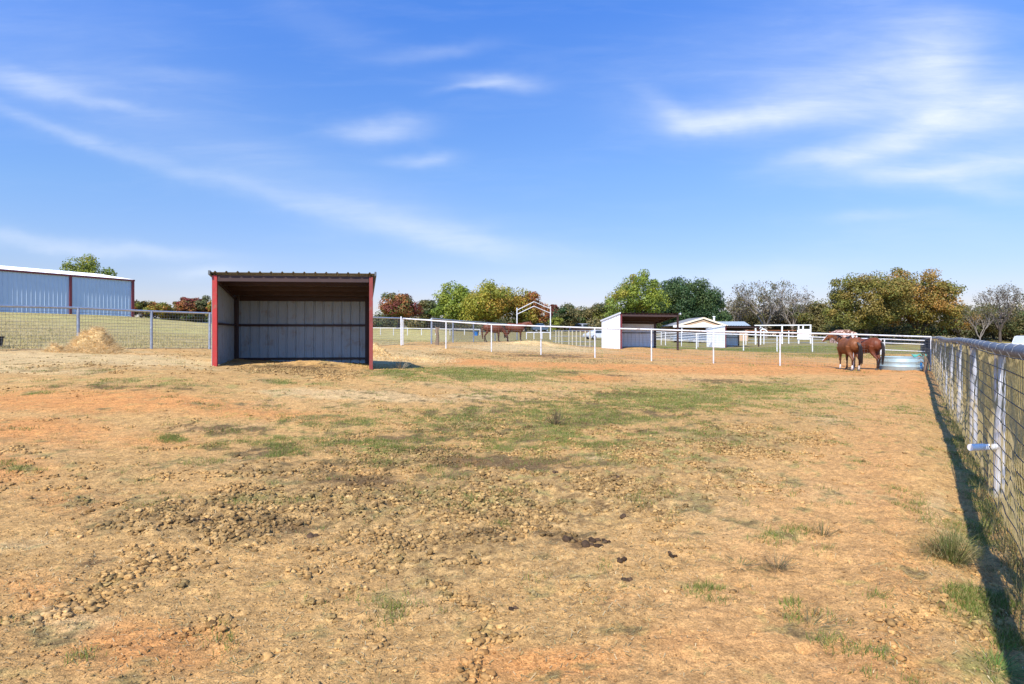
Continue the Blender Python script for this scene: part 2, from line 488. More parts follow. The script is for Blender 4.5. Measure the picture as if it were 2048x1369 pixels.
# ---------------------------------------------------------------- ground colour fields (patches of grass, bare dirt, manure, hay)
TAN = np.array((.50, .295, .108)); PALE = np.array((.55, .375, .175)); ORANGE = np.array((.57, .25, .078)); PINK = np.array((.56, .325, .130))
MAN = np.array((.39, .245, .095)); DARK = np.array((.10, .060, .028)); GREEN = np.array((.135, .19, .035)); OLIVE = np.array((.25, .205, .08))
DRY = np.array((.42, .325, .145)); YGREEN = np.array((.41, .35, .13)); HAY = np.array((.56, .40, .19)); PHAY = np.array((.50, .42, .24))


def patchset(lst):
    out = []
    for (px, py, rx, ry, st) in lst:
        X, Y = G(px, py)
        x1, y1 = G(px, py + ry); x0, y0 = G(px, py - min(ry, (py - 676) * 0.8) if py > 680 else py)
        ryw = max(abs(y0 - y1) / 2, 0.15)
        out.append((X, Y, rx * Y / F, ryw, X / max(Y, 1), st))
    return out


def field(ps, x, y):
    t = np.zeros_like(x)
    for (X, Y, rx, ry, sl, st) in ps:
        dy = (y - Y); dx = x - X - sl * dy
        q = (dx / rx) ** 2 + (dy / ry) ** 2
        t = np.maximum(t, st * np.exp(-q * 0.9))
    return t


P_GREEN = patchset([(1000, 865, 520, 66, .64), (1400, 800, 420, 26, .55), (600, 895, 320, 32, .60), (300, 770, 300, 16, .45), (1600, 1180, 200, 90, .24), (1750, 820, 120, 40, .35), (800, 748, 60, 12, 1), (960, 748, 150, 13, 1.1), (1120, 745, 60, 8, .8), (560, 764, 45, 4, 1), (640, 768, 60, 5, .6), (840, 758, 110, 7, .9),
                    (900, 838, 260, 26, .75), (1130, 830, 170, 32, 1.05), (1330, 800, 200, 26, 1.05), (1500, 780, 170, 16, .9), (1120, 870, 90, 26, 1.0),
                    (700, 850, 150, 22, .7), (760, 905, 70, 22, .9), (780, 930, 50, 12, .9), (1270, 840, 120, 14, .85), (560, 880, 90, 16, .6), (350, 880, 35, 8, .9),
                    (45, 938, 30, 8, .8), (330, 762, 140, 8, .55), (80, 788, 40, 5, .7), (1600, 765, 160, 8, .5), (1010, 800, 140, 12, .5),
                    (1925, 860, 25, 60, .85), (1950, 960, 30, 60, .8), (1965, 1045, 35, 50, .95), (1900, 790, 15, 40, .7), (1955, 1215, 60, 40, .75), (2015, 1290, 35, 25, .9),
                    (1975, 1345, 80, 20, .8), (1490, 1130, 60, 26, .40), (1630, 1240, 80, 34, .36), (1560, 1075, 60, 20, .35), (1400, 1180, 30, 14, .4),
                    (1200, 745, 60, 6, .5), (1080, 770, 100, 9, .4), (930, 1010, 60, 12, .35), (250, 840, 90, 8, .3),
                    (1500, 700, 260, 4, .9), (1620, 695, 150, 6, .9), (1380, 690, 90, 6, .8), (1700, 700, 120, 4, .8), (1660, 712, 120, 4, .55), (1800, 700, 60, 5, .7)])
P_ORANGE = patchset([(150, 800, 420, 26, 1.0), (520, 830, 260, 18, .8), (60, 860, 260, 34, .9), (300, 885, 200, 26, .7), (1300, 738, 420, 8, 1.3), (1650, 738, 260, 11, 1.3), (930, 724, 90, 6, 1.3),
                     (1080, 733, 150, 5, 1.1), (1180, 756, 90, 7, 1.1), (1800, 760, 70, 24, .9), (1760, 900, 70, 120, .6), (1790, 1150, 80, 140, .55), (100, 1000, 160, 60, .5),
                     (0, 940, 150, 40, .7), (1330, 1050, 60, 30, .3), (1100, 1330, 300, 50, .85), (300, 1290, 200, 60, .8), (60, 1180, 120, 60, .6), (1400, 1300, 220, 50, .8), (1700, 1320, 160, 60, .8), (1560, 1180, 120, 50, .5), (1640, 900, 120, 50, .4), (1450, 1230, 90, 30, .45), (1400, 716, 300, 4, .8), (1280, 708, 90, 4, .6),
                     (700, 985, 80, 12, .5), (1340, 1090, 90, 60, .25), (1250, 1200, 120, 40, .35), (760, 880, 30, 6, .6)])
P_PALE = patchset([(700, 792, 260, 12, 1.0), (940, 795, 130, 10, .8), (1200, 917, 30, 6, 1.3), (500, 800, 130, 12, .4), (60, 1110, 160, 60, .6), (1660, 990, 140, 50, .5), (1700, 840, 160, 30, .4),
                   (150, 1230, 120, 60, .5), (620, 1230, 130, 30, .4), (1460, 1200, 80, 40, .6), (1640, 1330, 150, 30, .5), (1880, 1000, 40, 90, .5)])
P_MAN = patchset([(1000, 850, 320, 30, .62), (1280, 800, 220, 22, .55), (700, 1110, 700, 90, .42), (1350, 960, 260, 70, .6), (250, 960, 260, 60, .5), (1250, 1160, 240, 50, .36), (700, 1010, 320, 70, 1.0), (420, 1050, 240, 60, 1.0), (1000, 1000, 260, 70, 1.0), (900, 1090, 260, 70, .9), (1230, 990, 150, 80, .9), (1480, 890, 220, 40, .85),
                  (800, 915, 220, 26, .8), (560, 950, 160, 30, .8), (600, 745, 140, 11, 1.2), (1300, 900, 160, 34, .7), (1080, 900, 150, 30, .5), (650, 1160, 200, 40, .4), (1100, 1150, 200, 40, .5),
                  (200, 735, 220, 10, .5), (380, 712, 90, 8, .5), (900, 712, 200, 6, .7), (1150, 722, 220, 5, .9), (1350, 690, 150, 4, .3), (1050, 708, 150, 5, .6)])
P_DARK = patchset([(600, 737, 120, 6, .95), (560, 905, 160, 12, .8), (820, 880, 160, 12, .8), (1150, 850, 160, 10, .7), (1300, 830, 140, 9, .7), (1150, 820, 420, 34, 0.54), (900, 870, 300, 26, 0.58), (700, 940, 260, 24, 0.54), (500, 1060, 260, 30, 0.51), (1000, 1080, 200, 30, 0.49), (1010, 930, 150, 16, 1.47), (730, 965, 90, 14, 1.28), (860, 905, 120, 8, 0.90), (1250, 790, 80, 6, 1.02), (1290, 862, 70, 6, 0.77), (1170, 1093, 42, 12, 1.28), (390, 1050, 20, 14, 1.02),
                   (580, 1060, 60, 12, 0.77), (180, 1130, 40, 8, 0.90), (1230, 965, 25, 8, 1.02), (450, 862, 120, 7, 0.77), (880, 830, 120, 6, 0.77), (640, 742, 90, 5, 0.64), (250, 775, 200, 7, 0.64),
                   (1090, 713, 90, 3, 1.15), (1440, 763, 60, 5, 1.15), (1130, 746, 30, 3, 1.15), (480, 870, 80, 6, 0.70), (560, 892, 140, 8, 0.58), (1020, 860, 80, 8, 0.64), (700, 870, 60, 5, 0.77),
                   (1240, 752, 40, 3, 0.90), (1420, 776, 30, 3, 1.02), (1500, 767, 160, 4, 0.45), (1620, 1246, 40, 14, 0.45), (1550, 1140, 30, 14, 0.51), (1190, 1225, 50, 12, 0.45)])
P_HAY = patchset([(200, 718, 300, 16, 1.2), (60, 740, 200, 14, .8), (380, 730, 100, 16, .8), (830, 714, 90, 14, 1.1), (760, 722, 50, 12, 1.0), (1080, 692, 140, 9, 1.1), (1000, 697, 100, 8, .9), (900, 702, 120, 6, .5)])

FIELD_L = [(0, 21), (303, 25), (419, 26.5), (805, 35.2), (960, 60)]


def path_mask(x, y):
    s = (x - 0.645 * y - 0.84) / 1.19 + .2 * perlin(y * .4, x * .3, 6)
    return np.exp(-((s + 1.35) / .62) ** 4) * (y < 27)


def ground_color(x, y):
    n1 = fbm(x, y, 1.3, 5, 1, .6); n2 = fbm(x, y, .32, 4, 9, .6); n3 = fbm(x, y, .11, 3, 17, .6); nb = fbm(x, y, 6.0, 4, 23)
    nn = n1 * .7 + n2 * .45 + n3 * .2
    def m(ps, lo=.35, hi=.75, k=.55, ns=nn):
        return sstep(lo, hi, field(ps, x, y) + ns * k)[:, None]
    c = TAN * np.ones((len(x), 1)) * (1 + nb[:, None] * .1)
    c = c + (PALE - c) * sstep(.0, .7, n1 + nb * .5)[:, None] * .5
    c = c + (PINK - c) * sstep(.1, .6, nb + n2 * .4)[:, None] * .5
    # pasture beyond the fences
    u = x / np.maximum(y, .1)
    fl = np.interp(u, [PX(p, Y) / Y for p, Y in FIELD_L], [Y for p, Y in FIELD_L])
    beyond = (y > fl + .4) & (u < 0.0) | (y < 21 + (u + .82) * 16) & (u < -.82) & False
    c = np.where(beyond[:, None], DRY * (1 + .16 * nn[:, None] + .1 * nb[:, None]), c)
    yg = beyond & (y > 44)
    c = np.where(yg[:, None], c + (YGREEN - c) * np.clip(.35 + nb + (y[:, None] if y.ndim > 1 else y) * 0 + sstep(44, 66, y) * .5, 0, 1)[:, None], c)
    far = (y > 52) & (u > -.1)
    c = np.where(far[:, None], OLIVE * (1 + .25 * nn[:, None]), c)
    mid = (y > 30) & (~far) & (u > 0.0) & ~beyond
    c = np.where(mid[:, None], c + (ORANGE * .9 - c) * np.clip(.25 + .9 * nn[:, None], 0, .8), c)
    rf = (x - 0.645 * y - 0.84) / 1.19 > 0.02
    c = np.where((rf & (y < 95))[:, None], DRY * .78 * (1 + .2 * nn[:, None]), c)
    c = c + (ORANGE - c) * m(P_ORANGE, .15, .95, .6) * .85
    c = c + (PALE * 1.06 - c) * m(P_PALE) * .85
    c = c + (HAY - c) * m(P_HAY, .3, .8, .5) * .9
    mm = m(P_MAN, .3, .7)
    c = c + (MAN * (1 + .5 * n3[:, None]) - c) * mm * .85
    pm = path_mask(x, y)[:, None]
    c = c + ((ORANGE * .25 + PINK * .5 + TAN * .25) * 1.0 - c) * pm * .7
    mg = m(P_GREEN, .34, .95, 1.25, n1 * .5 + n2 * .9 + n3 * .4)
    gg = GREEN * (1 + .5 * n2[:, None]) + (OLIVE - GREEN) * sstep(-.2, .5, n1 + n2 * .6)[:, None]
    c = c + (gg - c) * mg * .72
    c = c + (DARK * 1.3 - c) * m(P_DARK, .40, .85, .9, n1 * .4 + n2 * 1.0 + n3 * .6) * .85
    c = c * (1 + .32 * n3[:, None] + .15 * n2[:, None])
    cav_shade = sstep(.12, .42, -n3 - n2 * .5)[:, None] * (.12 + .6 * mm) * (1 - path_mask(x, y)[:, None])  # shade of small hollows, painted into the dirt colour
    c = c + (np.array((.17, .10, .045)) - c) * cav_shade * .6
    return np.clip(c, .01, .9)


def clod_density(x, y):
    n1 = fbm(x, y, 1.0, 4, 31, .6); n2 = fbm(x, y, .3, 3, 39)
    return np.clip(field(P_MAN, x, y) * 1.15 - .46 + n1 * 1.1 + n2 * .8, 0, 1) * (1 - .93 * path_mask(x, y))


def detail(x, y):
    d_ = np.sqrt(x * x + y * y)
    near = 1 - sstep(20, 60, d_)
    h = .045 * fbm(x, y, 2.2, 3, 51) + .018 * fbm(x, y, .45, 4, 57, .55)
    h = h + .020 * np.abs(fbm(x, y, .16, 4, 61, .65))
    man = np.clip(field(P_MAN, x, y), 0, 1)
    h = h + man * (.060 * np.abs(fbm(x, y, .30, 4, 67, .68)) + .042 * np.abs(fbm(x, y, .13, 3, 71, .6)))
    # erosion lip beside the path
    s = (x - 0.645 * y - 0.84) / 1.19 + .12 * perlin(y * .9, x * .4, 5)
    h = h - .045 * np.exp(-((s + .72) / .10) ** 2) * sstep(-.2, .5, fbm(x, y, .8, 3, 77) + .2) * (y < 16)
    # hoof prints
    cell = .42; cx = np.floor(x / cell); cy = np.floor(y / cell)
    hh = np.sin(cx * 12.9898 + cy * 78.233) * 43758.5453; hh = hh - np.floor(hh)
    h2 = np.sin(cx * 39.34 + cy * 11.135) * 24634.63; h2 = h2 - np.floor(h2)
    ox = (cx + .35 + .3 * hh) * cell; oy = (cy + .35 + .3 * h2) * cell
    q = ((x - ox) ** 2 + (y - oy) ** 2) / .058 ** 2
    ring = np.exp(-(np.sqrt(q) - 1) ** 2 * 9) * .012 - np.exp(-q * 1.4) * .024
    h = h + np.where(hh * h2 > .22, ring, 0)
    # scuffed flakes
    r = 1 - np.abs(fbm(x, y * 1.3, .2, 4, 83, .62)) * 2.2
    h = h + .010 * np.clip(r, 0, 1) ** 3
    return h * near


def Hd(x, y): return base_h(x, y) + detail(np.asarray(x, float), np.asarray(y, float))


def build_ground():
    def axis_grow(start, stop, s0, gfun):
        out = [start]; s = s0
        while abs(out[-1]) < stop:
            s = gfun(abs(out[-1]), s); out.append(out[-1] + (s if start >= 0 or True else -s))
            if len(out) > 3000: break
        return out
    xr = [5.5]; s = .034
    while xr[-1] < 4000: s *= 1.013; xr.append(xr[-1] + s)
    xl = [-4.2]; s = .034
    while xl[-1] > -4000: s *= 1.013; xl.append(xl[-1] - s)
    xs = np.array(xl[::-1][:-1] + list(np.arange(-4.2, 5.5, .034)) + xr)
    ys = [2.5]
    while ys[-1] < 4200:
        Y = ys[-1]
        ys.append(Y + (max(.026, .0062 * Y) if Y < 45 else (.02 * Y if Y < 180 else .12 * Y)))
    yb = [2.5]; s = .04
    while yb[-1] > -400: s *= 1.25; yb.append(yb[-1] - s)
    ys = np.array(yb[::-1][:-1] + ys)
    X, Y = np.meshgrid(xs, ys)
    x, y = X.ravel(), Y.ravel()
    z = np.empty_like(x)
    Q = 200000
    col = np.empty((len(x), 3))
    for i in range(0, len(x), Q):
        z[i:i + Q] = Hd(x[i:i + Q], y[i:i + Q])
        col[i:i + Q] = ground_color(x[i:i + Q], y[i:i + Q])
    nx, ny = len(xs), len(ys)
    i = np.arange(nx * ny).reshape(ny, nx)
    f = np.stack([i[:-1, :-1], i[:-1, 1:], i[1:, 1:], i[1:, :-1]], -1).reshape(-1, 4)
    print('ground', nx, ny, len(x))
    m, nt, p = nodes('bare_dirt_and_grass'); N, L = nt.nodes, nt.links
    a = N.new('ShaderNodeAttribute'); a.attribute_name = 'col'
    tc = N.new('ShaderNodeTexCoord')
    def nz(scale, det, ro):
        n = N.new('ShaderNodeTexNoise'); n.inputs['Scale'].default_value = scale; n.inputs['Detail'].default_value = det; n.inputs['Roughness'].default_value = ro
        L.new(tc.outputs['Object'], n.inputs['Vector']); return n.outputs['Fac']
    n1 = nz(28, 6, .7); n2 = nz(110, 3, .6); n3 = nz(2.2, 5, .65)
    def mr(v, a0, a1, b0, b1):
        r = N.new('ShaderNodeMapRange'); r.inputs[1].default_value = a0; r.inputs[2].default_value = a1; r.inputs[3].default_value = b0; r.inputs[4].default_value = b1
        L.new(v, r.inputs[0]); return r.outputs[0]
    def mu(op, a_, b_):
        q = N.new('ShaderNodeMath'); q.operation = op
        for k, v in enumerate((a_, b_)):
            if isinstance(v, float): q.inputs[k].default_value = v
            else: L.new(v, q.inputs[k])
        return q.outputs[0]
    k = mu('MULTIPLY', mu('MULTIPLY', mr(n1, .3, .7, .58, 1.38), mr(n2, .30, .70, .62, 1.34)), mr(n3, .3, .7, .9, 1.1))
    v = N.new('ShaderNodeVectorMath'); v.operation = 'SCALE'; L.new(a.outputs['Color'], v.inputs[0]); L.new(k, v.inputs['Scale'])
    # crumbs of pale straw and dark droppings scattered in the dirt
    vo = N.new('ShaderNodeTexVoronoi'); vo.inputs['Scale'].default_value = 55; L.new(tc.outputs['Object'], vo.inputs['Vector'])
    sp = mr(vo.outputs['Distance'], .12, .22, 1., 0.)
    sx = N.new('ShaderNodeSeparateColor'); L.new(vo.outputs['Color'], sx.inputs[0])
    sel = mr(sx.outputs[0], .80, .82, 0., 1.)
    mx = N.new('ShaderNodeMix'); mx.data_type = 'RGBA'
    L.new(mu('MULTIPLY', sp, sel), mx.inputs[0]); L.new(v.outputs[0], mx.inputs[6]); mx.inputs[7].default_value = (.56, .42, .22, 1)
    sel2 = mr(sx.outputs[1], .86, .88, 0., 1.)
    mx2 = N.new('ShaderNodeMix'); mx2.data_type = 'RGBA'
    L.new(mu('MULTIPLY', mu('MULTIPLY', sp, sel2), .75), mx2.inputs[0]); L.new(mx.outputs[2], mx2.inputs[6]); mx2.inputs[7].default_value = (.12, .075, .04, 1)
    L.new(mx2.outputs[2], p.inputs['Base Color'])
    p.inputs['Roughness'].default_value = .95; p.inputs['Specular IOR Level'].default_value = .12
    b = N.new('ShaderNodeBump'); b.inputs['Strength'].default_value = .8; b.inputs['Distance'].default_value = .022
    L.new(mu('ADD', n1, mu('MULTIPLY', n2, .35)), b.inputs['Height'])
    L.new(b.outputs[0], p.inputs['Normal'])
    o = mesh_np('ground', np.stack([x, y, z], -1), f, m, cols=col, smooth=True, origin=(0, 0, 0))
    tag(o, kind='structure')


build_ground()


# ---------------------------------------------------------------- clods, litter, grass (ground cover)
def ico(sub):
    bm = bmesh.new(); bmesh.ops.create_icosphere(bm, subdivisions=sub, radius=1.0)
    V = np.array([v.co[:] for v in bm.verts]); Fc = np.array([[v.index for v in f.verts] for f in bm.faces]); bm.free()
    return V, Fc


def lumps(n, sub, xy, size, cols, rs, squash=.7, rough=.22):
    V0, F0 = ico(sub); nv = len(V0)
    var = []
    for k in range(12):
        w = np.array([perlin(V0[:, 0] * 1.6 + k * 5, V0[:, 1] * 1.6 + V0[:, 2] * 2.1 + k, 3), perlin(V0[:, 1] * 3.1 + k, V0[:, 2] * 3.1 - V0[:, 0], 4)])
        var.append(V0 * (1 + rough * 2 * w[0] + rough * w[1])[:, None])
    var = np.array(var)
    idx = rs.randint(0, 12, n)
    V = var[idx]                                   # n,nv,3
    sc = np.stack([rs.uniform(.75, 1.35, n), rs.uniform(.75, 1.1, n), rs.uniform(.55, 1.0, n) * squash], -1) * size[:, None]
    V = V * sc[:, None, :]
    tl = rs.uniform(-.5, .5, n); c, s = np.cos(tl), np.sin(tl)
    x, z = V[..., 0].copy(), V[..., 2].copy(); V[..., 0] = x * c[:, None] - z * s[:, None]; V[..., 2] = x * s[:, None] + z * c[:, None]
    a = rs.uniform(0, 6.28, n); c, s = np.cos(a), np.sin(a)
    x, y = V[..., 0].copy(), V[..., 1].copy(); V[..., 0] = x * c[:, None] - y * s[:, None]; V[..., 1] = x * s[:, None] + y * c[:, None]
    z0 = Hd(xy[:, 0], xy[:, 1])
    V[..., 0] += xy[:, 0, None]; V[..., 1] += xy[:, 1, None]; V[..., 2] += (z0 + size * squash * .12)[:, None]
    Fc = (F0[None] + (np.arange(n) * nv)[:, None, None]).reshape(-1, 3)
    C_ = np.repeat(cols, nv, axis=0)
    return V.reshape(-1, 3), Fc, C_


def scatter(n, x0, x1, y0, y1, dens, rs, view=True):
    out = []
    tot = 0
    while tot < n:
        k = 60000
        Y = np.exp(rs.uniform(math.log(y0), math.log(y1), k))
        if view: X = rs.uniform(-.98, .98, k) * Y
        else: X = rs.uniform(x0, x1, k)
        ok = (X > x0) & (X < x1)
        X, Y = X[ok], Y[ok]
        ok = rs.rand(len(X)) < dens(X, Y)
        out.append(np.stack([X[ok], Y[ok]], -1)); tot += ok.sum()
        if len(out) > 60: break
    A_ = np.concatenate(out)
    return A_[:n]


def build_clods():
    rs = np.random.RandomState(21)
    infence = lambda x, y: ((x - .645 * y - .84) < -.3)
    Vs, Fs, Cs = [], [], []; off = 0
    for (n, sub, y0, y1, s0, s1, dn) in ((14000, 2, 2.6, 8.5, .006, .026, lambda x, y: clod_density(x, y) * infence(x, y)),
                                          (19000, 1, 7.5, 22, .008, .028, lambda x, y: clod_density(x, y) * infence(x, y)),
                                          (46000, 1, 2.55, 14, .002, .009, lambda x, y: (.40 + clod_density(x, y)) * infence(x, y) * (1 - .7 * path_mask(x, y))),
                                          (500, 2, 2.55, 14, .008, .018, lambda x, y: (.3 - .28 * path_mask(x, y)) * infence(x, y)),
                                          (3500, 1, 15, 34, .015, .04, lambda x, y: (clod_density(x, y) + .01) * infence(x, y))):
        xy = scatter(n, -30, 30, y0, y1, dn, rs); n = len(xy)
        size = s0 + (s1 - s0) * rs.rand(n) ** 2.1
        g = ground_color(xy[:, 0], xy[:, 1])
        t = rs.rand(n, 1)
        base = np.where(t < .42, np.array((.43, .295, .13)), np.where(t < .80, np.array((.31, .195, .08)), np.where(t < .84, np.array((.48, .37, .21)), np.array((.13, .078, .034)))))
        c = (base * np.array((1.06, 1.0, .9)) * .32 + g * .66) * rs.uniform(.5, 1.15, (n, 1))
        v, f, cc = lumps(n, sub if size.max() > .02 else 1, xy, size, c, rs, .85, .62)
        Vs.append(v); Fs.append(f + off); Cs.append(cc); off += len(v)
    o = mesh_np('dirt_clods', np.concatenate(Vs), np.concatenate(Fs), M['clod'], cols=np.concatenate(Cs), smooth=False, origin=(0, 8, 0))
    tag(o, 'dried dung and dirt crumbs strewn over the paddock dirt', 'clods', kind='stuff')
    # darker fresh droppings that can be told apart
    spots = [(1343, 1115, .028, 'single black dropping lying alone on bare tan dirt right of the clods'), (1150, 1090, .026, None), (1172, 1098, .036, None), (1195, 1100, .026, None),
             (1133, 1086, .03, None), (1185, 1086, .036, None), (1210, 1090, .028, None), (1240, 1128, .028, 'dark brown dropping just below and right of the black dung heap'),
             (1250, 1165, .03, 'dark dropping furthest below the black dung heap'), (1238, 964, .034, 'dark dropping at the upper right edge of the clod field'), (1247, 1043, .03, 'dark dropping above and right of the black dung heap'),
             (1023, 1222, .022, 'small dark dropping low in the middle of the foreground'), (1108, 950, .03, None), (620, 1072, .036, 'black dropping standing up among tan clods left of centre'),
             (905, 1215, .0, None), (405, 1052, .04, 'dark hollow dung ball in the left clod heap')]
    for (px, py, s, lab) in spots:
        if s == 0: continue
        X, Y = G(px, py)
        v, f, cc = lumps(3, 2, np.array([[X, Y], [X + s * 1.1, Y + s * .5], [X - s * .2, Y + s * 1.1]]), np.array([s, s * .75, s * .6]), np.array([(.055, .034, .02)] * 3) * rs.uniform(.7, 1.8, (3, 1)), rs, .85, .22)
        o = mesh_np('manure_pile', v, f, M['clod'], cols=cc, smooth=True)
        tag(o, lab or 'dark dung lump in the black heap right of centre', 'manure', 'fresh dark droppings')


build_clods()


def blades(xy, hgt, wid, cols, rs, lean=.5, flat=False, zf=Hd):
    """thin triangles (three verts each)"""
    n = len(xy); a = rs.uniform(0, 6.28, n); ca, sa = np.cos(a), np.sin(a)
    z = zf(xy[:, 0], xy[:, 1]) - .004
    b = np.stack([xy[:, 0], xy[:, 1], z], -1)
    w = np.stack([ca * wid, sa * wid, np.zeros(n)], -1)
    la = rs.uniform(0, 6.28, n); ll = rs.uniform(0, lean, n) * hgt
    tip = b + np.stack([np.cos(la) * ll, np.sin(la) * ll, hgt], -1)
    V = np.stack([b - w, b + w, tip], 1).reshape(-1, 3)
    Fc = np.arange(n * 3).reshape(n, 3)
    return V, Fc, np.repeat(cols, 3, axis=0)


def build_grass():
    rs = np.random.RandomState(5)
    def gd(x, y):
        n = fbm(x, y, .5, 3, 91, .6); n1 = fbm(x, y, 1.3, 4, 1, .6)
        return sstep(.30, 1.05, field(P_GREEN, x, y) + n * .75 + n1 * .45)
    # clumpy tufts: seeds, then blades round each seed
    def tufts(n, per, y0, y1, dens, hs, wd, palette, lean=.8, spread=.03, view=True, x0=-60, x1=60, zf=Hd):
        s = scatter(n, x0, x1, y0, y1, dens, rs, view)
        d_ = np.sqrt((s ** 2).sum(1)); k = np.clip(d_ / 9, 1, 2.0)
        s = np.repeat(s, per, axis=0); k = np.repeat(k, per)
        s = s + rs.normal(0, 1, s.shape) * (spread * k)[:, None]
        h = rs.uniform(hs[0], hs[1], len(s)) * (.8 + .2 * k)
        pal = np.array(palette)[rs.randint(0, len(palette), len(s))] * rs.uniform(.7, 1.25, (len(s), 1))
        return blades(s, h, wd * k, pal, rs, lean, zf=zf)
    gp = [(.15, .21, .035), (.12, .18, .03), (.20, .24, .05), (.26, .23, .07), (.36, .28, .11)]
    dp = [(.42, .33, .15), (.36, .27, .12), (.48, .39, .20), (.30, .24, .10)]
    parts = [tufts(15000, 8, 8, 26, gd, (.015, .045), .0028, gp, 1.2, .04),
             tufts(3000, 9, 2.6, 9, gd, (.02, .06), .0022, gp, 1.1),
             tufts(8000, 7, 26, 75, gd, (.03, .08), .006, gp, 1.0, .10)]
    V = np.concatenate([p[0] for p in parts]); C_ = np.concatenate([p[2] for p in parts])
    o = mesh_np('green_grass', V, np.arange(len(V)).reshape(-1, 3), M['grass'], cols=C_, origin=(0, 14, 0))
    tag(o, 'short green grass growing in patches across the worn paddock', 'grass', kind='stuff')
    # dry pasture beyond the left fence and beyond the right fence
    fl = lambda x, y: (y > np.interp(x / y, [PX(p, Y) / Y for p, Y in FIELD_L], [Y for p, Y in FIELD_L]) + .3) & (x < 0)
    rf = lambda x, y: ((x - .645 * y - .84) / 1.19 > .25)
    nfield = lambda x, y: .4 + .6 * sstep(-.3, .4, fbm(x, y, 2.5, 3, 93))
    yp = [(.50, .39, .17), (.44, .34, .14), (.54, .44, .22), (.38, .33, .12)]
    parts = [tufts(9000, 6, 20, 80, lambda x, y: fl(x, y) * nfield(x, y), (.04, .12), .005, yp, 1.0, .10)]
    V = np.concatenate([p[0] for p in parts]); C_ = np.concatenate([p[2] for p in parts])
    o = mesh_np('dry_pasture_grass', V, np.arange(len(V)).reshape(-1, 3), M['grass'], cols=C_, origin=(-15, 40, 0))
    tag(o, 'dry straw coloured pasture grass on the rise beyond the left fence', 'grass', kind='stuff')
    wp = [(.42, .31, .13), (.34, .25, .10), (.48, .37, .17), (.26, .19, .07), (.20, .18, .06)]
    parts = [tufts(6500, 9, 2.0, 45, lambda x, y: rf(x, y) * 1.0, (.16, .42), .0035, wp, .55, .05, True, 3, 60),
             tufts(1500, 9, 3, 14, lambda x, y: (((x - .645 * y - .84) / 1.19) > -.16) & (((x - .645 * y - .84) / 1.19) < .3), (.03, .14), .002, [(.17, .19, .05), (.24, .22, .07), (.30, .26, .09)] + wp[:3], .8, .03, True, 2, 12)]
    V = np.concatenate([p[0] for p in parts]); C_ = np.concatenate([p[2] for p in parts])
    o = mesh_np('tall_dry_grass', V, np.arange(len(V)).reshape(-1, 3), M['grass'], cols=C_, origin=(12, 15, 0))
    tag(o, 'tall tan dry grass standing behind the right wire fence', 'grass', kind='stuff')
    # straw litter lying flat on the dirt
    n = 30000
    xy = scatter(n, -20, 20, 2.55, 16, lambda x, y: (1 - .7 * path_mask(x, y)) * sstep(2.0, 4.5, y) * (.35 + .5 * sstep(-.2, .5, fbm(x, y, .9, 3, 97))) * ((x - .645 * y - .84) < -.05), rs); n = len(xy)
    L_ = rs.uniform(.008, .040, n); a = rs.uniform(0, 6.28, n); w = rs.uniform(.0010, .0022, n)
    dx, dy = np.cos(a), np.sin(a)
    z0 = Hd(xy[:, 0], xy[:, 1]) + .006; x1 = xy[:, 0] + dx * L_; y1 = xy[:, 1] + dy * L_; z1 = Hd(x1, y1) + rs.uniform(.003, .016, n)
    P0 = np.stack([xy[:, 0], xy[:, 1], z0], -1); P1 = np.stack([x1, y1, z1], -1); W = np.stack([-dy * w, dx * w, 0 * w], -1)
    V = np.stack([P0 - W, P0 + W, P1 + W, P1 - W], 1).reshape(-1, 3)
    pal = np.array([(.62, .50, .28), (.50, .38, .20), (.44, .37, .16), (.26, .18, .09), (.34, .25, .12), (.36, .32, .14)])[rs.randint(0, 6, n)] * rs.uniform(.7, 1.15, (n, 1))
    o = mesh_np('straw_litter', V, np.arange(n * 4).reshape(-1, 4), M['grass'], cols=np.repeat(pal, 4, axis=0), origin=(0, 7, 0))
    tag(o, 'bits of straw, twigs and dead leaf littering the dirt', 'litter', kind='stuff')


build_grass()


def weed(px, py, width, height, n, palette, name, label, cat, seed, lean=.6, wd=.002):
    X, Y = G(px, py); rs = np.random.RandomState(seed)
    z = float(Hd(np.array([X]), np.array([Y]))[0])
    mb = []; cols = []
    V = []; Fc = []; C_ = []
    for i in range(n):
        a = rs.uniform(0, 6.28); t = rs.rand() ** .6
        b = np.array([X + math.cos(a) * width * .18 * t, Y + math.sin(a) * width * .18 * t, z - .01])
        tip = b + np.array([math.cos(a) * width * .5 * t * (1 + lean), math.sin(a) * width * .5 * t * (1 + lean), height * rs.uniform(.45, 1.05) * (1.1 - .5 * t)])
        mid = b * .45 + tip * .55 + np.array([0, 0, height * .12]) + rs.normal(0, height * .05, 3)
        w = np.array([-math.sin(a + .5), math.cos(a + .5), 0]) * wd
        k = len(V)
        V += [b - w, b + w, mid - w * .8, mid + w * .8, tip]
        Fc += [(k, k + 1, k + 3), (k, k + 3, k + 2), (k + 2, k + 3, k + 4)]
        C_ += [np.array(palette[rs.randint(len(palette))]) * rs.uniform(.7, 1.2)] * 5
        for q in range(2):      # side leaflets
            p = b + (tip - b) * rs.uniform(.3, .9); e = p + rs.normal(0, height * .10, 3) + np.array([0, 0, height * .06])
            k = len(V); V += [p - w, p + w, e]; Fc += [(k, k + 1, k + 2)]; C_ += [np.array(palette[rs.randint(len(palette))]) * rs.uniform(.7, 1.2)] * 3
    o = mesh_np(name, V, Fc, M['grass'], cols=np.array(C_))
    tag(o, label, cat)
    return o


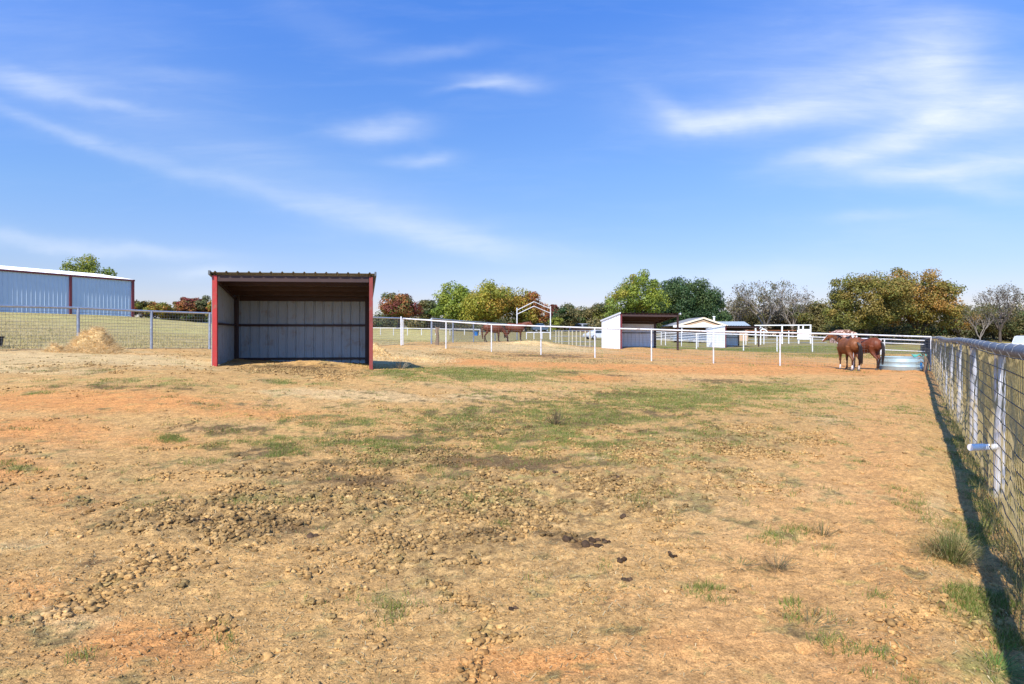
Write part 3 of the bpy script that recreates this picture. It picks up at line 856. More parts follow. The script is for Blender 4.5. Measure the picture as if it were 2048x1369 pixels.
gr = [(.16, .19, .05), (.22, .20, .07), (.30, .25, .11), (.12, .15, .04)]
br = [(.28, .20, .10), (.20, .14, .08), (.35, .27, .14), (.16, .15, .06)]
weed(1903, 1128, .34, .30, 420, gr[:1] + gr[1:2] + gr + [(.36, .28, .13)], 'grass_clump', 'bushy grey green weed clump beside the worn path near the right fence', 'weed', 1, .5, .0018)
weed(1645, 1075, .20, .17, 60, br + gr[:2], 'dead_weed', 'thin dry weed on bare dirt, upper of the two right foreground weeds', 'weed', 2, .5, .0015)
weed(1555, 1140, .22, .15, 70, br, 'dead_weed', 'brown twiggy weed on the dirt, lower left of the thin dry weed', 'weed', 3, .9, .0015)
weed(1112, 855, .34, .30, 60, br[:2] + [(.12, .10, .05)], 'dead_weed', 'dark upright dead weed standing alone in the middle grass patch', 'weed', 4, .1, .004)
weed(1620, 1250, .34, .07, 110, br + gr[1:3], 'grass_clump', 'low dark grass tuft at the right of the foreground dirt', 'weed', 5, .6, .0016)
weed(1480, 1135, .26, .05, 90, gr + br, 'grass_clump', 'flat green grass tuft left of the brown twiggy weed', 'weed', 6, .7, .0016)
weed(1990, 1345, .34, .07, 120, [(.12, .2, .04), (.16, .24, .06)], 'grass_clump', 'bright green grass tuft in the bottom right corner by the fence shadow', 'weed', 7, .8, .0018)
weed(470, 1325, .10, .04, 40, gr, 'grass_clump', 'tiny grass tuft at the lower left of the foreground', 'weed', 8, .7, .0012)
weed(1200, 1225, .12, .03, 40, br + gr, 'grass_clump', 'small dry tuft low in the centre foreground', 'weed', 9, .9, .0012)
weed(800, 738, .55, .35, 50, [(.36, .30, .20), (.28, .24, .15)], 'dead_weed', 'bent dry weed stalks in the shade right of the big shelter', 'weed', 10, .7, .006)


# ---------------------------------------------------------------- fences
def lerp(a, b, t): return a + (b - a) * t


def poly_at(pts, s):
    """point at arclength s on a polyline of (x, y)"""
    for i in range(len(pts) - 1):
        a, b = pts[i], pts[i + 1]; L = math.hypot(b[0] - a[0], b[1] - a[1])
        if s <= L or i == len(pts) - 2: return (lerp(a[0], b[0], s / L), lerp(a[1], b[1], s / L))
        s -= L


def poly_len(pts): return sum(math.hypot(pts[i + 1][0] - pts[i][0], pts[i + 1][1] - pts[i][1]) for i in range(len(pts) - 1))


def fence(name, label, cat, pts, tops, rails, post_r, rail_r, post_mat, rail_mat, wire=None, group=None, posts=None, cap_over=0.0, n=8, wire_mat=None, vstep=.15, hstep=.1, wr=.0022, wave=0.0, wire_bottom=.04):
    """pts: post positions (x, y); tops: z of the top rail at each; rails: heights below the top rail"""
    x0, y0 = pts[0]
    t = thing(name, (x0, y0, H(x0, y0)), label, cat, group)
    gz = [H(x, y) for x, y in pts]
    keep = range(len(pts)) if posts is None else posts
    for i in keep:
        x, y = pts[i]; mb = MB()
        a_ = rng.uniform(-.012, .012, 2)
        mb.tube([(x, y, gz[i] - .12), (x + a_[0], y + a_[1], tops[i] + cap_over)], post_r, n)
        mb.build('post', post_mat, t, smooth=True)
    for k, dz in enumerate(rails):
        mb = MB()
        mb.tube([(x, y, tops[i] - dz - (0 if k else 0)) for i, (x, y) in enumerate(pts)], rail_r if k == 0 else rail_r * .75, n)
        mb.build('top_rail' if k == 0 else 'rail', rail_mat, t, smooth=True)
    if wire:
        hv, hf = MB(), MB()
        seg = []
        for i in range(len(pts) - 1):
            L = math.hypot(pts[i + 1][0] - pts[i][0], pts[i + 1][1] - pts[i][1])
            seg.append((i, L))
        off = wire
        def P(i, t_, v):
            x = lerp(pts[i][0], pts[i + 1][0], t_); y = lerp(pts[i][1], pts[i + 1][1], t_)
            dx, dy = pts[i + 1][0] - pts[i][0], pts[i + 1][1] - pts[i][1]; q = math.hypot(dx, dy)
            nx, ny = -dy / q, dx / q
            zt = lerp(tops[i], tops[i + 1], t_) - .045; zb = lerp(gz[i], gz[i + 1], t_) + wire_bottom
            w = wave * (perlin(np.array([x * 2.2 + v * 3]), np.array([y * 2.2 + v]), 8)[0]) if wave else 0
            return (x + nx * (off + w), y + ny * (off + w), lerp(zb, zt, v) + (w * .7 if 0 < v < 1 else 0))
        nh = max(3, int(round(1.4 / hstep)))
        for h in range(nh + 1):
            for i, L in seg:
                m_ = max(1, int(L / .35)) if wave else 1
                hv.tube([P(i, k / m_, h / nh) for k in range(m_ + 1)], wr * (1.9 if wave else 1.7) if h in (0, nh) else wr * (1.8 if wave else 1.45), 4, False)
        for i, L in seg:
            m_ = int(L / vstep)
            for k in range(m_):
                vs = 5 if wave else 1
                hf.tube([P(i, (k + .5) / m_, q / vs) for q in range(vs + 1)], wr, 3, False)
        hv.build('wire_mesh', wire_mat[0], t)
        o = hf.build('upright_wires', wire_mat[1], t)
    return t


# right fence: runs away from the camera on its own line
FX = 0.645
def fr(Y): return (FX * Y + 0.84, Y)
ry = [2.2 - 2.68, 2.2 + .9] + [6.27 + 2.70 * k for k in range(9)]
ry = [.7, 3.5] + [6.27 + 2.75 * k for k in range(9)]
pts = [fr(Y) for Y in ry]
tops = []
for (x, y) in pts:
    tops.append(lerp(1.475, 1.50, min(1, y / 29)) + .02 * math.sin(y * 1.7))
tops[2] = 1.465
near_f = fence('wire_fence', 'wire mesh fence with peeling white posts and thick grey top pipe along the right edge', 'fence', pts, tops, [0.0], .047, .056,
               M['post_w'], M['pipe_grey'], wire=.07, wire_mat=(M['wire_dark'], M['wire_tan']), vstep=.065, hstep=.115, wr=.0025, wave=.06, n=12)
# tie wires wound round the top pipe
mb = MB()
L = poly_len(pts)
s = 1.0
while s < L - .3:
    x, y = poly_at(pts, s); Y = y
    zt = float(np.interp(Y, ry, tops))
    r = .061; c = []
    for k in range(9):
        a = 2 * math.pi * k / 8
        c.append((x + math.cos(a) * r * -.84, y + math.cos(a) * r * .54 + k * .006, zt + math.sin(a) * r))
    mb = MB(); mb.tube(c, .0022, 4, False); mb.build('tie_wire', M['wire_galv'], near_f); s += random.uniform(.5, .8)
M['stub'] = mat('white_plastic_pipe', (.82, .80, .76), 0.5, var=0.05, dirt=(.45, .25, .14), dirt_amt=0.2)
# white capped stub of pipe welded to the first visible post
px_, py_ = fr(6.27)
mb = MB(); z = ZP(893, 6.3)
mb.tube([(px_, py_, z), (px_ - .33, py_ - .06, z + .004)], .031, 14)
st = mb.build('pipe_stub', M['stub'], near_f, smooth=True); st['label'] = 'short white pipe stub sticking out sideways near the foot of a post'
mb = MB(); mb.tube([(px_ - .332, py_ - .0604, z + .004), (px_ - .17, py_ - .031, z + .003)], [.0345, .0345], 14)
mb.build('stub_cap', M['stub'], st, smooth=True)
# right fence continuing far behind the corner
pts2 = [fr(Y) for Y in (28.6, 36, 44, 52, 60, 68, 76, 84, 92)]
tp = [float(v) for v in np.interp([p[1] for p in pts2], [28.6, 92], [1.49, ZP(680, 92)])]
fence('far_wire_fence', 'dark far stretch of wire fence running on behind the water tank corner', 'fence', pts2, tp, [0.0], .06, .045, M['pipe_grey'], M['pipe_grey'], wire=.06,
      wire_mat=(M['wire_dark'], M['wire_dark']), vstep=.14, hstep=.12, wr=.003)

# white cross fence
cx = [(806, 637.5, 690.5, 35.0), (892, 643.5, 698, 34), (983, 649.5, 705, 33.4), (1082, 653, 710.4, 32.5), (1190, 656.5, 716.7, 31), (1303, 659.5, 723, 30), (1427, 663.5, 728, 29.2), (1560, 666, 731, 28.9), (1706, 669.5, 738, 28.9), (1862, 674.5, 741, 28.8)]
pts3 = [(PX(p[0], p[3]), p[3]) for p in cx]; tp3 = [ZP(p[1], p[3]) for p in cx]
fence('pipe_fence', 'white pipe and wire fence crossing the paddock from the double post to the water tank', 'fence', pts3, tp3, [0.0], .033, .037, M['white'], M['white'], wire=.05,
      wire_mat=(M['wire_galv'], M['wire_galv']), vstep=.15, hstep=.12, wr=.0017)
# left fence, grey posts
lx = [(-160, 604.5, 18.6), (0, 612, 21), (157, 616, 22.7), (303, 623, 25), (419, 627, 26.5), (560, 631, 28.6), (690, 633.5, 31.2), (803, 637, 35.2)]
lp = [(PX(a, Y), Y) for a, _, Y in lx]; lt = [ZP(b, Y) for _, b, Y in lx]
fence('left_wire_fence', 'grey post wire mesh fence with pale top pipe behind the hay and big shelter', 'fence', lp, lt, [0.0], .05, .036, M['post_grey'], M['galv'], wire=.05,
      wire_mat=(M['wire_galv'], M['wire_galv']), vstep=.10, hstep=.12, wr=.0034, posts=[0, 2, 3, 4, 5, 6])
t = fence('gate_posts', 'white and purple gate posts with a rail across, left end of the cross fence', 'fence post', [(PX(802.5, 34.6), 34.6), (PX(863, 36.8), 36.8)], [ZP(633.5, 34.6), ZP(636.5, 36.8)], [.12], .045, .036, M['white'], M['white'])
lx = [(863, 637.5, 36.8), (906, 641, 44.6), (947, 644, 50), (990, 647, 56), (1034, 650, 64)]
fence('inner_wire_fence', 'grey wire fence running back from the purple gate post past the blue bucket', 'fence', [(PX(a, Y), Y) for a, _, Y in lx], [ZP(b, Y) for _, b, Y in lx], [0.0], .05, .035,
      M['post_grey'], M['galv'], wire=.05, wire_mat=(M['wire_galv'], M['wire_galv']), vstep=.15, hstep=.12, wr=.0022)
# second and third pastures
sx = [(1393, 667.3, 59), (1487, 669.6, 58), (1554, 672.3, 57), (1625, 674.7, 56), (1769, 679, 54), (1858, 682.5, 52.5)]
fence('white_fence_behind', 'low white wire fence behind the cross fence in front of the smallest shelter', 'fence', [(PX(a, Y), Y) for a, _, Y in sx], [ZP(b, Y) for _, b, Y in sx], [0.0], .055, .05,
      M['white'], M['white'], wire=.05, wire_mat=(M['wire_galv'], M['wire_galv']), vstep=.3, hstep=.2, wr=.002)
sx = [(1762, 678.5, 50), (1858, 682, 49)]
fence('white_pipe_panel', 'white three rail pipe panel behind the water tank', 'fence panel', [(PX(a, Y), Y) for a, _, Y in sx], [ZP(b, Y) for _, b, Y in sx], [0.0, .30, .86], .05, .04, M['white'], M['white'])
sx = [(a, 656.3 + (a - 745) * .0145, 112) for a in (735, 761, 787, 815, 843, 871, 900, 929, 960)]
fence('far_white_fence', 'thin white fence across the dry field below the red and green trees', 'fence', [(PX(a, Y), Y) for a, _, Y in sx], [ZP(b, Y) for _, b, Y in sx], [0.0], .065, .06, M['white'], M['white'])
sx = [(a, 665.5, 75) for a in (1053, 1068, 1084, 1100)]
fence('far_white_fence', 'short white fence between the two legs of the white gate arch', 'fence', [(PX(a, Y), Y) for a, _, Y in sx], [ZP(b, Y) for _, b, Y in sx], [0.0, .9], .05, .05, M['white'], M['white'])
sx = [(a, 645.5, 122) for a in (330, 352, 374, 396, 418, 440)]
fence('far_white_fence', 'tiny white fence on the rise under the red leaved trees left of the big shelter', 'fence', [(PX(a, Y), Y) for a, _, Y in sx], [ZP(b, Y) for _, b, Y in sx], [0.0], .06, .06, M['white'], M['white'])
# five rail pipe fence by the house
sx = [(1300, 663.5, 82), (1322.5, 664.5, 82), (1331, 665, 82), (1363, 666, 81), (1396, 667.5, 80), (1425, 669, 80)]
fence('rail_fence', 'white five rail pipe fence in front of the cars at the cream house', 'fence', [(PX(a, Y), Y) for a, _, Y in sx], [ZP(b, Y) for _, b, Y in sx], [0.0, .2, .42, .64, .86, 1.02], .05, .045, M['white'], M['white'], posts=[1, 2, 3, 4, 5])


# ---------------------------------------------------------------- ribbed metal sheet and shelters
def ribbed(mb, o, U, h0, h1, N, up=(0, 0, 1), pitch=.305, rh=.040, rw=.036, minor=True):
    """vertical ribbed wall sheet: base o, along U, height from h0 to h1 along up"""
    o, U, N, up = Vector(o), Vector(U), Vector(N).normalized(), Vector(up)
    L = U.length; u = U.normalized()
    prof = [(0, 0)]
    s = pitch * .5
    while s < L - .05:
        prof += [(s - rw, 0), (s - rw * .45, rh), (s + rw * .45, rh), (s + rw, 0)]
        if minor:
            for q in (.33, .66):
                c = s + pitch * q
                if c + .02 < min(L, s + pitch - rw): prof += [(c - .014, 0), (c, .006), (c + .014, 0)]
        s += pitch
    prof.append((L, 0))
    vs = []
    for (a, b) in prof:
        t = a / L; h = h0 + (h1 - h0) * t
        vs += [tuple(o + u * a + N * b), tuple(o + u * a + N * b + up * h)]
    fs = [(2 * i, 2 * i + 2, 2 * i + 3, 2 * i + 1) for i in range(len(prof) - 1)]
    mb.add(vs, fs)


def ribbed_roof(mb, A, B, C_, D_, pitch=.305, rh=.035, rw=.035, thick=.0):
    """sheet A->B front edge, D->C back edge"""
    A, B, C_, D_ = map(Vector, (A, B, C_, D_)); L = (B - A).length
    N = (B - A).cross(D_ - A).normalized()
    if N.z < 0: N = -N
    prof = [(0, 0)]; s = pitch * .5
    while s < L - .04:
        prof += [(s - rw, 0), (s - rw * .45, rh), (s + rw * .45, rh), (s + rw, 0)]; s += pitch
    prof.append((L, 0))
    vs = []
    for (a, b) in prof:
        t = a / L
        vs += [tuple(A.lerp(B, t) + N * b), tuple(D_.lerp(C_, t) + N * b)]
    mb.add(vs, [(2 * i, 2 * i + 2, 2 * i + 3, 2 * i + 1) for i in range(len(prof) - 1)])


def shelter(label, FL, FRt, depth, hf, hb, right_wall, name='loafing_shed', far=False, roof_col='galv_roof', zl=None, zr=None, wall='panel', red='red', group='open front livestock shelters', post_only_right=False):
    FL, FRt = Vector((FL[0], FL[1], 0)), Vector((FRt[0], FRt[1], 0))
    U = (FRt - FL); W = U.length; u = U.normalized(); dv = Vector((-.25, 1, 0)).normalized()      # depth direction
    BL, BR = FL + dv * depth, FRt + dv * depth
    g = {k: H(p.x, p.y) for k, p in (('FL', FL), ('FR', FRt), ('BL', BL), ('BR', BR))}
    z0 = zl if zl is not None else g['FL']
    zt_l = z0 + hf; zt_r = (zr if zr is not None else z0) + hf
    zb_l = zt_l - (hf - hb); zb_r = zt_r - (hf - hb)
    t = thing(name, (FL.x, FL.y, g['FL']), label, 'shelter', group)
    def pt(a, b, z): p = FL + u * a + dv * b; return (p.x, p.y, z)
    cw = .125
    # columns
    def column(a, b, zt, zb, m, nm='column', wd=cw):
        mb = MB(); mb.bar(pt(a, b, zb - .15), pt(a, b, zt), wd, wd, up=dv)
        return mb.build(nm, m, t, bevel=.008)
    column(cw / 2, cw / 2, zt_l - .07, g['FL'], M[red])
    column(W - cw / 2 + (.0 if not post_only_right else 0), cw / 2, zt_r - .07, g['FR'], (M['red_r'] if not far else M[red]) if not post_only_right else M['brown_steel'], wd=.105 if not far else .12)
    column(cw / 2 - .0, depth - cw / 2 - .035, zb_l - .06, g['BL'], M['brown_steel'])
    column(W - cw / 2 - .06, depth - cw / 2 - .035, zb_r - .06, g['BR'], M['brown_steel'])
    # walls
    zt = lambda b: zt_l + (zb_l - zt_l) * b / depth - .05
    mb = MB(); zb = min(g['FL'], g['BL']) - .02
    ribbed(mb, pt(-.012, 0.02, g['FL'] + .01), dv * (depth - .02), zt(0.02) - g['FL'] - .01, zt(depth) - g['FL'] - .01, -u)
    mb.build('side_wall', M[wall], t)
    if right_wall:
        mb = MB(); ribbed(mb, pt(W - .045, .10, g['FR'] + .01), dv * (depth - .02), zt(0.02) - g['FR'] - .01, zt(depth) - g['FR'] - .01, u)
        mb.build('side_wall', M[wall], t)
    mb = MB(); zb = g['BL'] if g['BL'] < g['BR'] else g['BR']
    wb = W if right_wall or True else W
    ribbed(mb, pt(0, depth, zb + .01), u * wb, zb_l - zb - .05, zb_r - zb - .05, dv)
    mb.build('back_wall', M[wall], t)
    # girts
    mid = .5
    for hgt, nm in ((1.02, 'mid_rail'), (.05, 'base_rail')):
        mb = MB(); zz = (g['BL'] + g['BR']) / 2 + (hgt if hgt > .5 else .12)
        zL = zz if hgt < .5 else (z0 + hf * .46)
        mb.bar(pt(.12, depth - .045, zL), pt(W - .12, depth - .045, zL + (zb_r - zb_l) * .3), .05, .075)
        mb.build(nm, M['brown_steel'], t)
        if hgt > .5:
            mb = MB(); mb.bar(pt(.045, .16, zL), pt(.045, depth - .16, zL), .05, .06); mb.build(nm, M['brown_steel'], t)
    # header, rafters, purlins
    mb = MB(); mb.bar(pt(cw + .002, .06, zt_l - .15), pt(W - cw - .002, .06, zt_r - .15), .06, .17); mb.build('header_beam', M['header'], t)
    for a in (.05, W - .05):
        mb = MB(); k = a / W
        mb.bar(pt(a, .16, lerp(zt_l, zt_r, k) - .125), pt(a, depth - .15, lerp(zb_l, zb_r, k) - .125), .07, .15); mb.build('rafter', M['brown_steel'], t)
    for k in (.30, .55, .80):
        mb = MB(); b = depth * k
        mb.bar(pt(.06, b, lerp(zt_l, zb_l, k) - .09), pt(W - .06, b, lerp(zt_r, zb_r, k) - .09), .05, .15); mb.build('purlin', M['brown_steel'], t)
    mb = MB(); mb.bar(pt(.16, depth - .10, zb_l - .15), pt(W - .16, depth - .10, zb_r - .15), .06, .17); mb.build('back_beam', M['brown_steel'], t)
    # roof
    ov = .10; k0 = -ov / depth
    def zr_(a, b): return lerp(lerp(zt_l, zt_r, a / W), lerp(zb_l, zb_r, a / W), b / depth)
    mb = MB(); e = .06
    A, B, C_, D_ = [Vector(pt(a, b, zr_(a, b) + .0)) for a, b in ((-e, -ov), (W + e, -ov), (W + e, depth + .12), (-e, depth + .12))]
    ribbed_roof(mb, A, B, C_, D_)
    ro = mb.build('roof_sheet', M[roof_col], t)
    # trims: roof edge angle on both sides and gutter ends
    for a in (-e, W + e):
        mb = MB()
        mb.bar(pt(a, -ov - .03, zr_(a, -ov) - .01), pt(a, depth + .12, zr_(a, depth + .12) - .01), .055, .12)
        mb.build('roof_trim', M['roof_trim'] if not far else M['panel_w'], t, bevel=.006)
    return t


M['roof_trim'] = mat('dark_grey_trim', (.10, .11, .11), 0.5, var=0.15, scale=5)
# big shelter left of centre
W1 = 4.6; f1l = (PX(424.6, 17.65), 17.65)
f1r = (PX(746.6, 18.12), 18.12)
s1 = shelter('large open shelter with bright red left post and blue grey sheet walls, nearest the camera', f1l, f1r, 3.35, ZP(544, 17.65) - H(*f1l), 0, True, wall='panel') if False else None
h1 = ZP(546, 17.65) - H(*f1l)
s1 = shelter('large open shelter with bright red left post and corrugated roof, nearest the camera', f1l, f1r, 3.45, h1, ZP(589, 21.1) - H(*f1l), True, zr=ZP(549, 18.12) - h1)
f2l = (PX(1241, 46.6), 46.6); f2r = (PX(1358, 46.0), 46.0); h2 = ZP(626.5, 46.6) - H(*f2l)
s2 = shelter('medium open shelter with white side wall and open right bay behind the cross fence', f2l, f2r, 3.6, h2, ZP(641.5, 50) - H(*f2l), False, far=True, roof_col='brown_steel', wall='panel_w', red='maroon', zr=ZP(628, 46.0) - h2, post_only_right=True)
f3l = (PX(1450.5, 78), 78); f3r = (PX(1519, 77.4), 77.4); h3 = ZP(652, 78) - H(*f3l)
s3 = shelter('smallest white walled open shelter right of the cream house', f3l, f3r, 4.2, h3, ZP(658.5, 82) - H(*f3l), False, far=True, roof_col='brown_steel', wall='panel_w', red='maroon', zr=ZP(652.6, 77.4) - h3, post_only_right=True)


# ---------------------------------------------------------------- long metal barn on the rise
def barn():
    R_ = Vector((PX(265, 82), 82, 0)); vp = (1640 - 1024) / F
    fw = Vector((vp, 1, 0)).normalized()          # along the long wall, away from camera
    back = Vector((-fw.y, fw.x, 0))
    Lw = 30.0
    Lc = R_ - fw * Lw
    zt = ZP(560, 82); zg = H(R_.x, R_.y)
    t = thing('metal_barn', (R_.x, R_.y, zg), 'long pale blue metal barn with maroon trim and white roof on the grassy rise', 'barn')
    def pt(s, b, z): p = R_ - fw * s + back * b; return (p.x, p.y, z)
    Wd = 15.0; hr = zt + Wd / 2 * .135
    mb = MB()
    zb = min(H(*pt(s, 0, 0)[:2]) for s in (0, 8, 15, 22, 30)) - .5
    def wallz(s): return H(*pt(s, 0, 0)[:2]) + .03
    for i in range(4):
        s0, s1_ = i * 7.6, min(Lw, (i + 1) * 7.6)
        ribbed(mb, pt(s1_, 0, zb), Vector(pt(s0, 0, 0)) - Vector(pt(s1_, 0, 0)), zt - zb, zt - zb, -back, pitch=.46, rh=.055, rw=.05, minor=False)
    mb.build('long_wall', M['barn_wall'], t)
    mb = MB()      # end wall with gable
    mb.add([pt(0, 0, zb), pt(0, Wd, zb), pt(0, Wd, zt), pt(0, Wd / 2, hr), pt(0, 0, zt)], [(0, 1, 2, 3, 4)])
    mb.build('end_wall', M['barn_wall'], t)
    mb = MB(); mb.add([pt(Lw, 0, zb), pt(Lw, Wd, zb), pt(Lw, Wd, zt), pt(Lw, Wd / 2, hr), pt(Lw, 0, zt)], [(0, 1, 2, 3, 4)]); mb.build('end_wall', M['barn_wall'], t)
    mb = MB(); mb.add([pt(0, Wd, zb), pt(Lw, Wd, zb), pt(Lw, Wd, zt), pt(0, Wd, zt)], [(0, 1, 2, 3)]); mb.build('rear_wall', M['barn_wall'], t)
    for (b0, b1, z0, z1) in ((-.20, Wd / 2, zt - .03, hr + .06), (Wd + .28, Wd / 2, zt - .03, hr + .06)):
        mb = MB(); ribbed_roof(mb, pt(-.2, b0, z0), pt(Lw, b0, z0), pt(Lw, b1, z1), pt(-.2, b1, z1), pitch=.305, rh=.04); mb.build('roof', M['roof_w'], t)
    mb = MB(); mb.bar(pt(-.22, -.12, zt - .10), pt(Lw, -.12, zt - .10), .12, .22); mb.build('eave_trim', M['maroon'], t)
    for s in (0.0, 7.6, 15.2, 22.8):
        mb = MB(); mb.bar(pt(s, -.09, wallz(s) - .3), pt(s, -.09, zt - .2), .26 if s else .34, .12, up=back); mb.build('wall_trim', M['maroon'], t)
    mb = MB(); mb.bar(pt(-.02, -.05, wallz(0)), pt(Lw, -.05, wallz(Lw) ), .1, .18); mb.build('base_strip', M['galv'], t)


barn()


# ---------------------------------------------------------------- trees
def crown(mbn, name, parent, c, rad, nl, nleaf, ls, palette, rs, lobe=.32, flatb=.35, fill=.55, holes=0.0, origin=None):
    """leaf clumps spread through an uneven crown"""
    c = np.array(c, float); rad = np.array(rad, float)
    P = []
    while len(P) < nl:
        v = rs.normal(0, 1, 3); v /= np.linalg.norm(v); r = rs.uniform(.25, 1) ** .55
        p = v * r
        if p[2] < -flatb - .45 and rs.rand() < .6: continue
        P.append(p)
    P = np.array(P)
    wob = 1 + .22 * np.sin(P[:, 0] * 3.1 + rs.rand() * 6) * np.cos(P[:, 2] * 2.7 + rs.rand() * 6) + rs.uniform(-.12, .1, nl)
    C0 = c + P * rad * (1 - lobe * .45) * wob[:, None]
    lr = rad.mean() * lobe * rs.uniform(.55, 1.25, nl)
    pal = np.array(palette, float); k = len(pal)
    # colour drifts over the crown
    drift = (P[:, 0] * rs.uniform(-1, 1) + P[:, 2] * rs.uniform(-.6, .9) + rs.normal(0, .45, nl))
    q = np.clip(((drift + 1) / 2 * k), 0, k - 1).astype(int)
    lc = pal[q]
    idx = np.repeat(np.arange(nl), nleaf); n = len(idx)
    d_ = rs.normal(0, 1, (n, 3)); d_ /= np.linalg.norm(d_, axis=1)[:, None]
    rr = rs.uniform(.35, 1.0, n) ** .6 + rs.exponential(.06, n)
    pos = C0[idx] + d_ * (lr[idx] * rr)[:, None] * np.array([1, 1, .8])
    nor = d_ + rs.normal(0, .55, (n, 3)) + np.array([0, 0, .35]); nor /= np.linalg.norm(nor, axis=1)[:, None]
    a = np.cross(nor, rs.normal(0, 1, (n, 3))); a /= np.linalg.norm(a, axis=1)[:, None] + 1e-9
    b = np.cross(nor, a)
    s = ls * rs.uniform(.6, 1.4, n)[:, None]
    V = np.stack([pos - a * s, pos - b * s * .6, pos + a * s, pos + b * s * .6], 1).reshape(-1, 3)
    cc = lc[idx] * rs.uniform(.82, 1.2, (n, 1)); mixp = rs.rand(n, 1) < .12
    cc = np.where(mixp, pal[rs.randint(0, k, n)], cc)
    return mesh_np(name, V, np.arange(n * 4).reshape(-1, 4), M['leaf'], parent=parent, cols=np.repeat(cc, 4, axis=0))


def trunk_mb(mb, base, top, r, rs, limbs, targets):
    b = Vector(base); tpt = Vector(top)
    mid = b.lerp(tpt, .5) + Vector((rs.uniform(-.1, .1) * (tpt - b).length, 0, 0))
    mb.tube([b - Vector((0, 0, .3)), b + Vector((0, 0, .15)), mid, tpt], [r * 1.5, r * 1.15, r * .9, r * .7], 8)
    for q in targets:
        q = Vector(q); m1 = tpt.lerp(q, .45) + Vector((rs.normal(0, .08), rs.normal(0, .08), .12)) * (q - tpt).length * .5
        mb.tube([tpt - Vector((0, 0, r * .5)), m1, q], [r * .62, r * .36, r * .10], 6, False)


def tree(name, label, px, Y, wpx, top, palette, seed, trunk=.22, nl=42, nleaf=110, lsz=None, cat='tree', group=None, lobe=.32, zc=.0, base_py=None, deep=1.0, bark='bark'):
    rs = np.random.RandomState(seed)
    X = PX(px, Y); z = H(X, Y); h = ZP(top, Y) - z; w = wpx * Y / F * 1.10
    nl = int(nl * 1.35); nleaf = int(nleaf * 1.5)
    t = thing(name, (X, Y, z), label, cat, group)
    th = h * trunk
    ch = h - th
    c = (X, Y, z + th + ch * .5)
    rad = (w / 2, w / 2 * deep, ch / 2)
    mb = MB(); r = max(.06, min(w, h) * .032)
    tg = []
    for k in range(8):
        a = k * 2.4 + rs.rand(); tg.append((c[0] + math.cos(a) * w * .3, c[1] + math.sin(a) * w * .25, c[2] + ch * rs.uniform(-.15, .3)))
    trunk_mb(mb, (X, Y, z), (X + rs.uniform(-.04, .04) * w, Y, z + th * 1.15), r, rs, 6, tg)
    mb.build('trunk', M[bark], t, smooth=True)
    ls = lsz or max(.08, .00145 * Y)
    crown(None, 'crown', t, c, rad, nl, nleaf, ls, palette, rs, lobe=lobe)
    return t


def bare_tree(name, label, px, Y, wpx, top, seed, leaves=None, group=None, spread=.9, mat_='bark_pale', depth=5, nleaf=0):
    rs = np.random.RandomState(seed)
    X = PX(px, Y); z = H(X, Y); h = ZP(top, Y) - z; w = wpx * Y / F
    t = thing(name, (X, Y, z), label, 'tree', group)
    mb = MB(); tw = MB(); tips = []
    def grow(p, d_, L, r, lv):
        q = p + d_ * L; m1 = p.lerp(q, .5) + Vector(rs.normal(0, .06 * L, 3))
        (mb if lv > 2 else tw).tube([p, m1, q], [r, r * .85, r * .62], 6 if lv > 3 else 3, False)
        if lv <= 1: tips.append(q); return
        nb = 3 if lv > 1 else 2
        for k in range(nb):
            e = Vector((rs.normal(0, spread), rs.normal(0, spread), rs.normal(.25, .35))) * .62 + d_
            e.normalize(); grow(q, e, L * rs.uniform(.62, .86), r * rs.uniform(.5, .68), lv - 1)
    n0 = 4
    mb.tube([Vector((X, Y, z - .3)), Vector((X, Y, z + h * .16))], [h * .030, h * .021], 8)
    for k in range(n0):
        a = k * 1.57 + rs.rand(); e = Vector((math.cos(a) * .75, math.sin(a) * .75, 1)).normalized()
        grow(Vector((X, Y, z + h * .15)), e, h * .24, h * .016, depth)
    # fit to the wanted size
    vs = np.array(mb.v + tw.v); sx = max(abs(vs[:, 0] - X).max(), .1); sz = (vs[:, 2] - z).max()
    kx, kz = (w / 2) / sx, h / sz
    for m_ in (mb, tw): m_.v = [(X + (v[0] - X) * kx, Y + (v[1] - Y) * kx, z + (v[2] - z) * kz) for v in m_.v]
    mb.add(tw.v, tw.f); mb.build('trunk', M[mat_], t, smooth=True)
    if nleaf:
        T_ = np.array([[X + (q.x - X) * kx, Y + (q.y - Y) * kx, z + (q.z - z) * kz] for q in tips])
        idx = rs.randint(0, len(T_), nleaf); pos = T_[idx] + rs.normal(0, w * .025, (nleaf, 3))
        nor = rs.normal(0, 1, (nleaf, 3)); a = np.cross(nor, rs.normal(0, 1, (nleaf, 3))); a /= np.linalg.norm(a, axis=1)[:, None]
        b = np.cross(nor, a); b /= np.linalg.norm(b, axis=1)[:, None]; s = .0011 * Y * rs.uniform(.6, 1.4, nleaf)[:, None]
        V = np.stack([pos - a * s, pos - b * s * .6, pos + a * s, pos + b * s * .6], 1).reshape(-1, 3)
        cc = np.array(leaves)[rs.randint(0, len(leaves), nleaf)] * rs.uniform(.7, 1.25, (nleaf, 1))
        mesh_np('crown', V, np.arange(nleaf * 4).reshape(-1, 4), M['leaf'], parent=t, cols=np.repeat(cc, 4, axis=0))
    return t


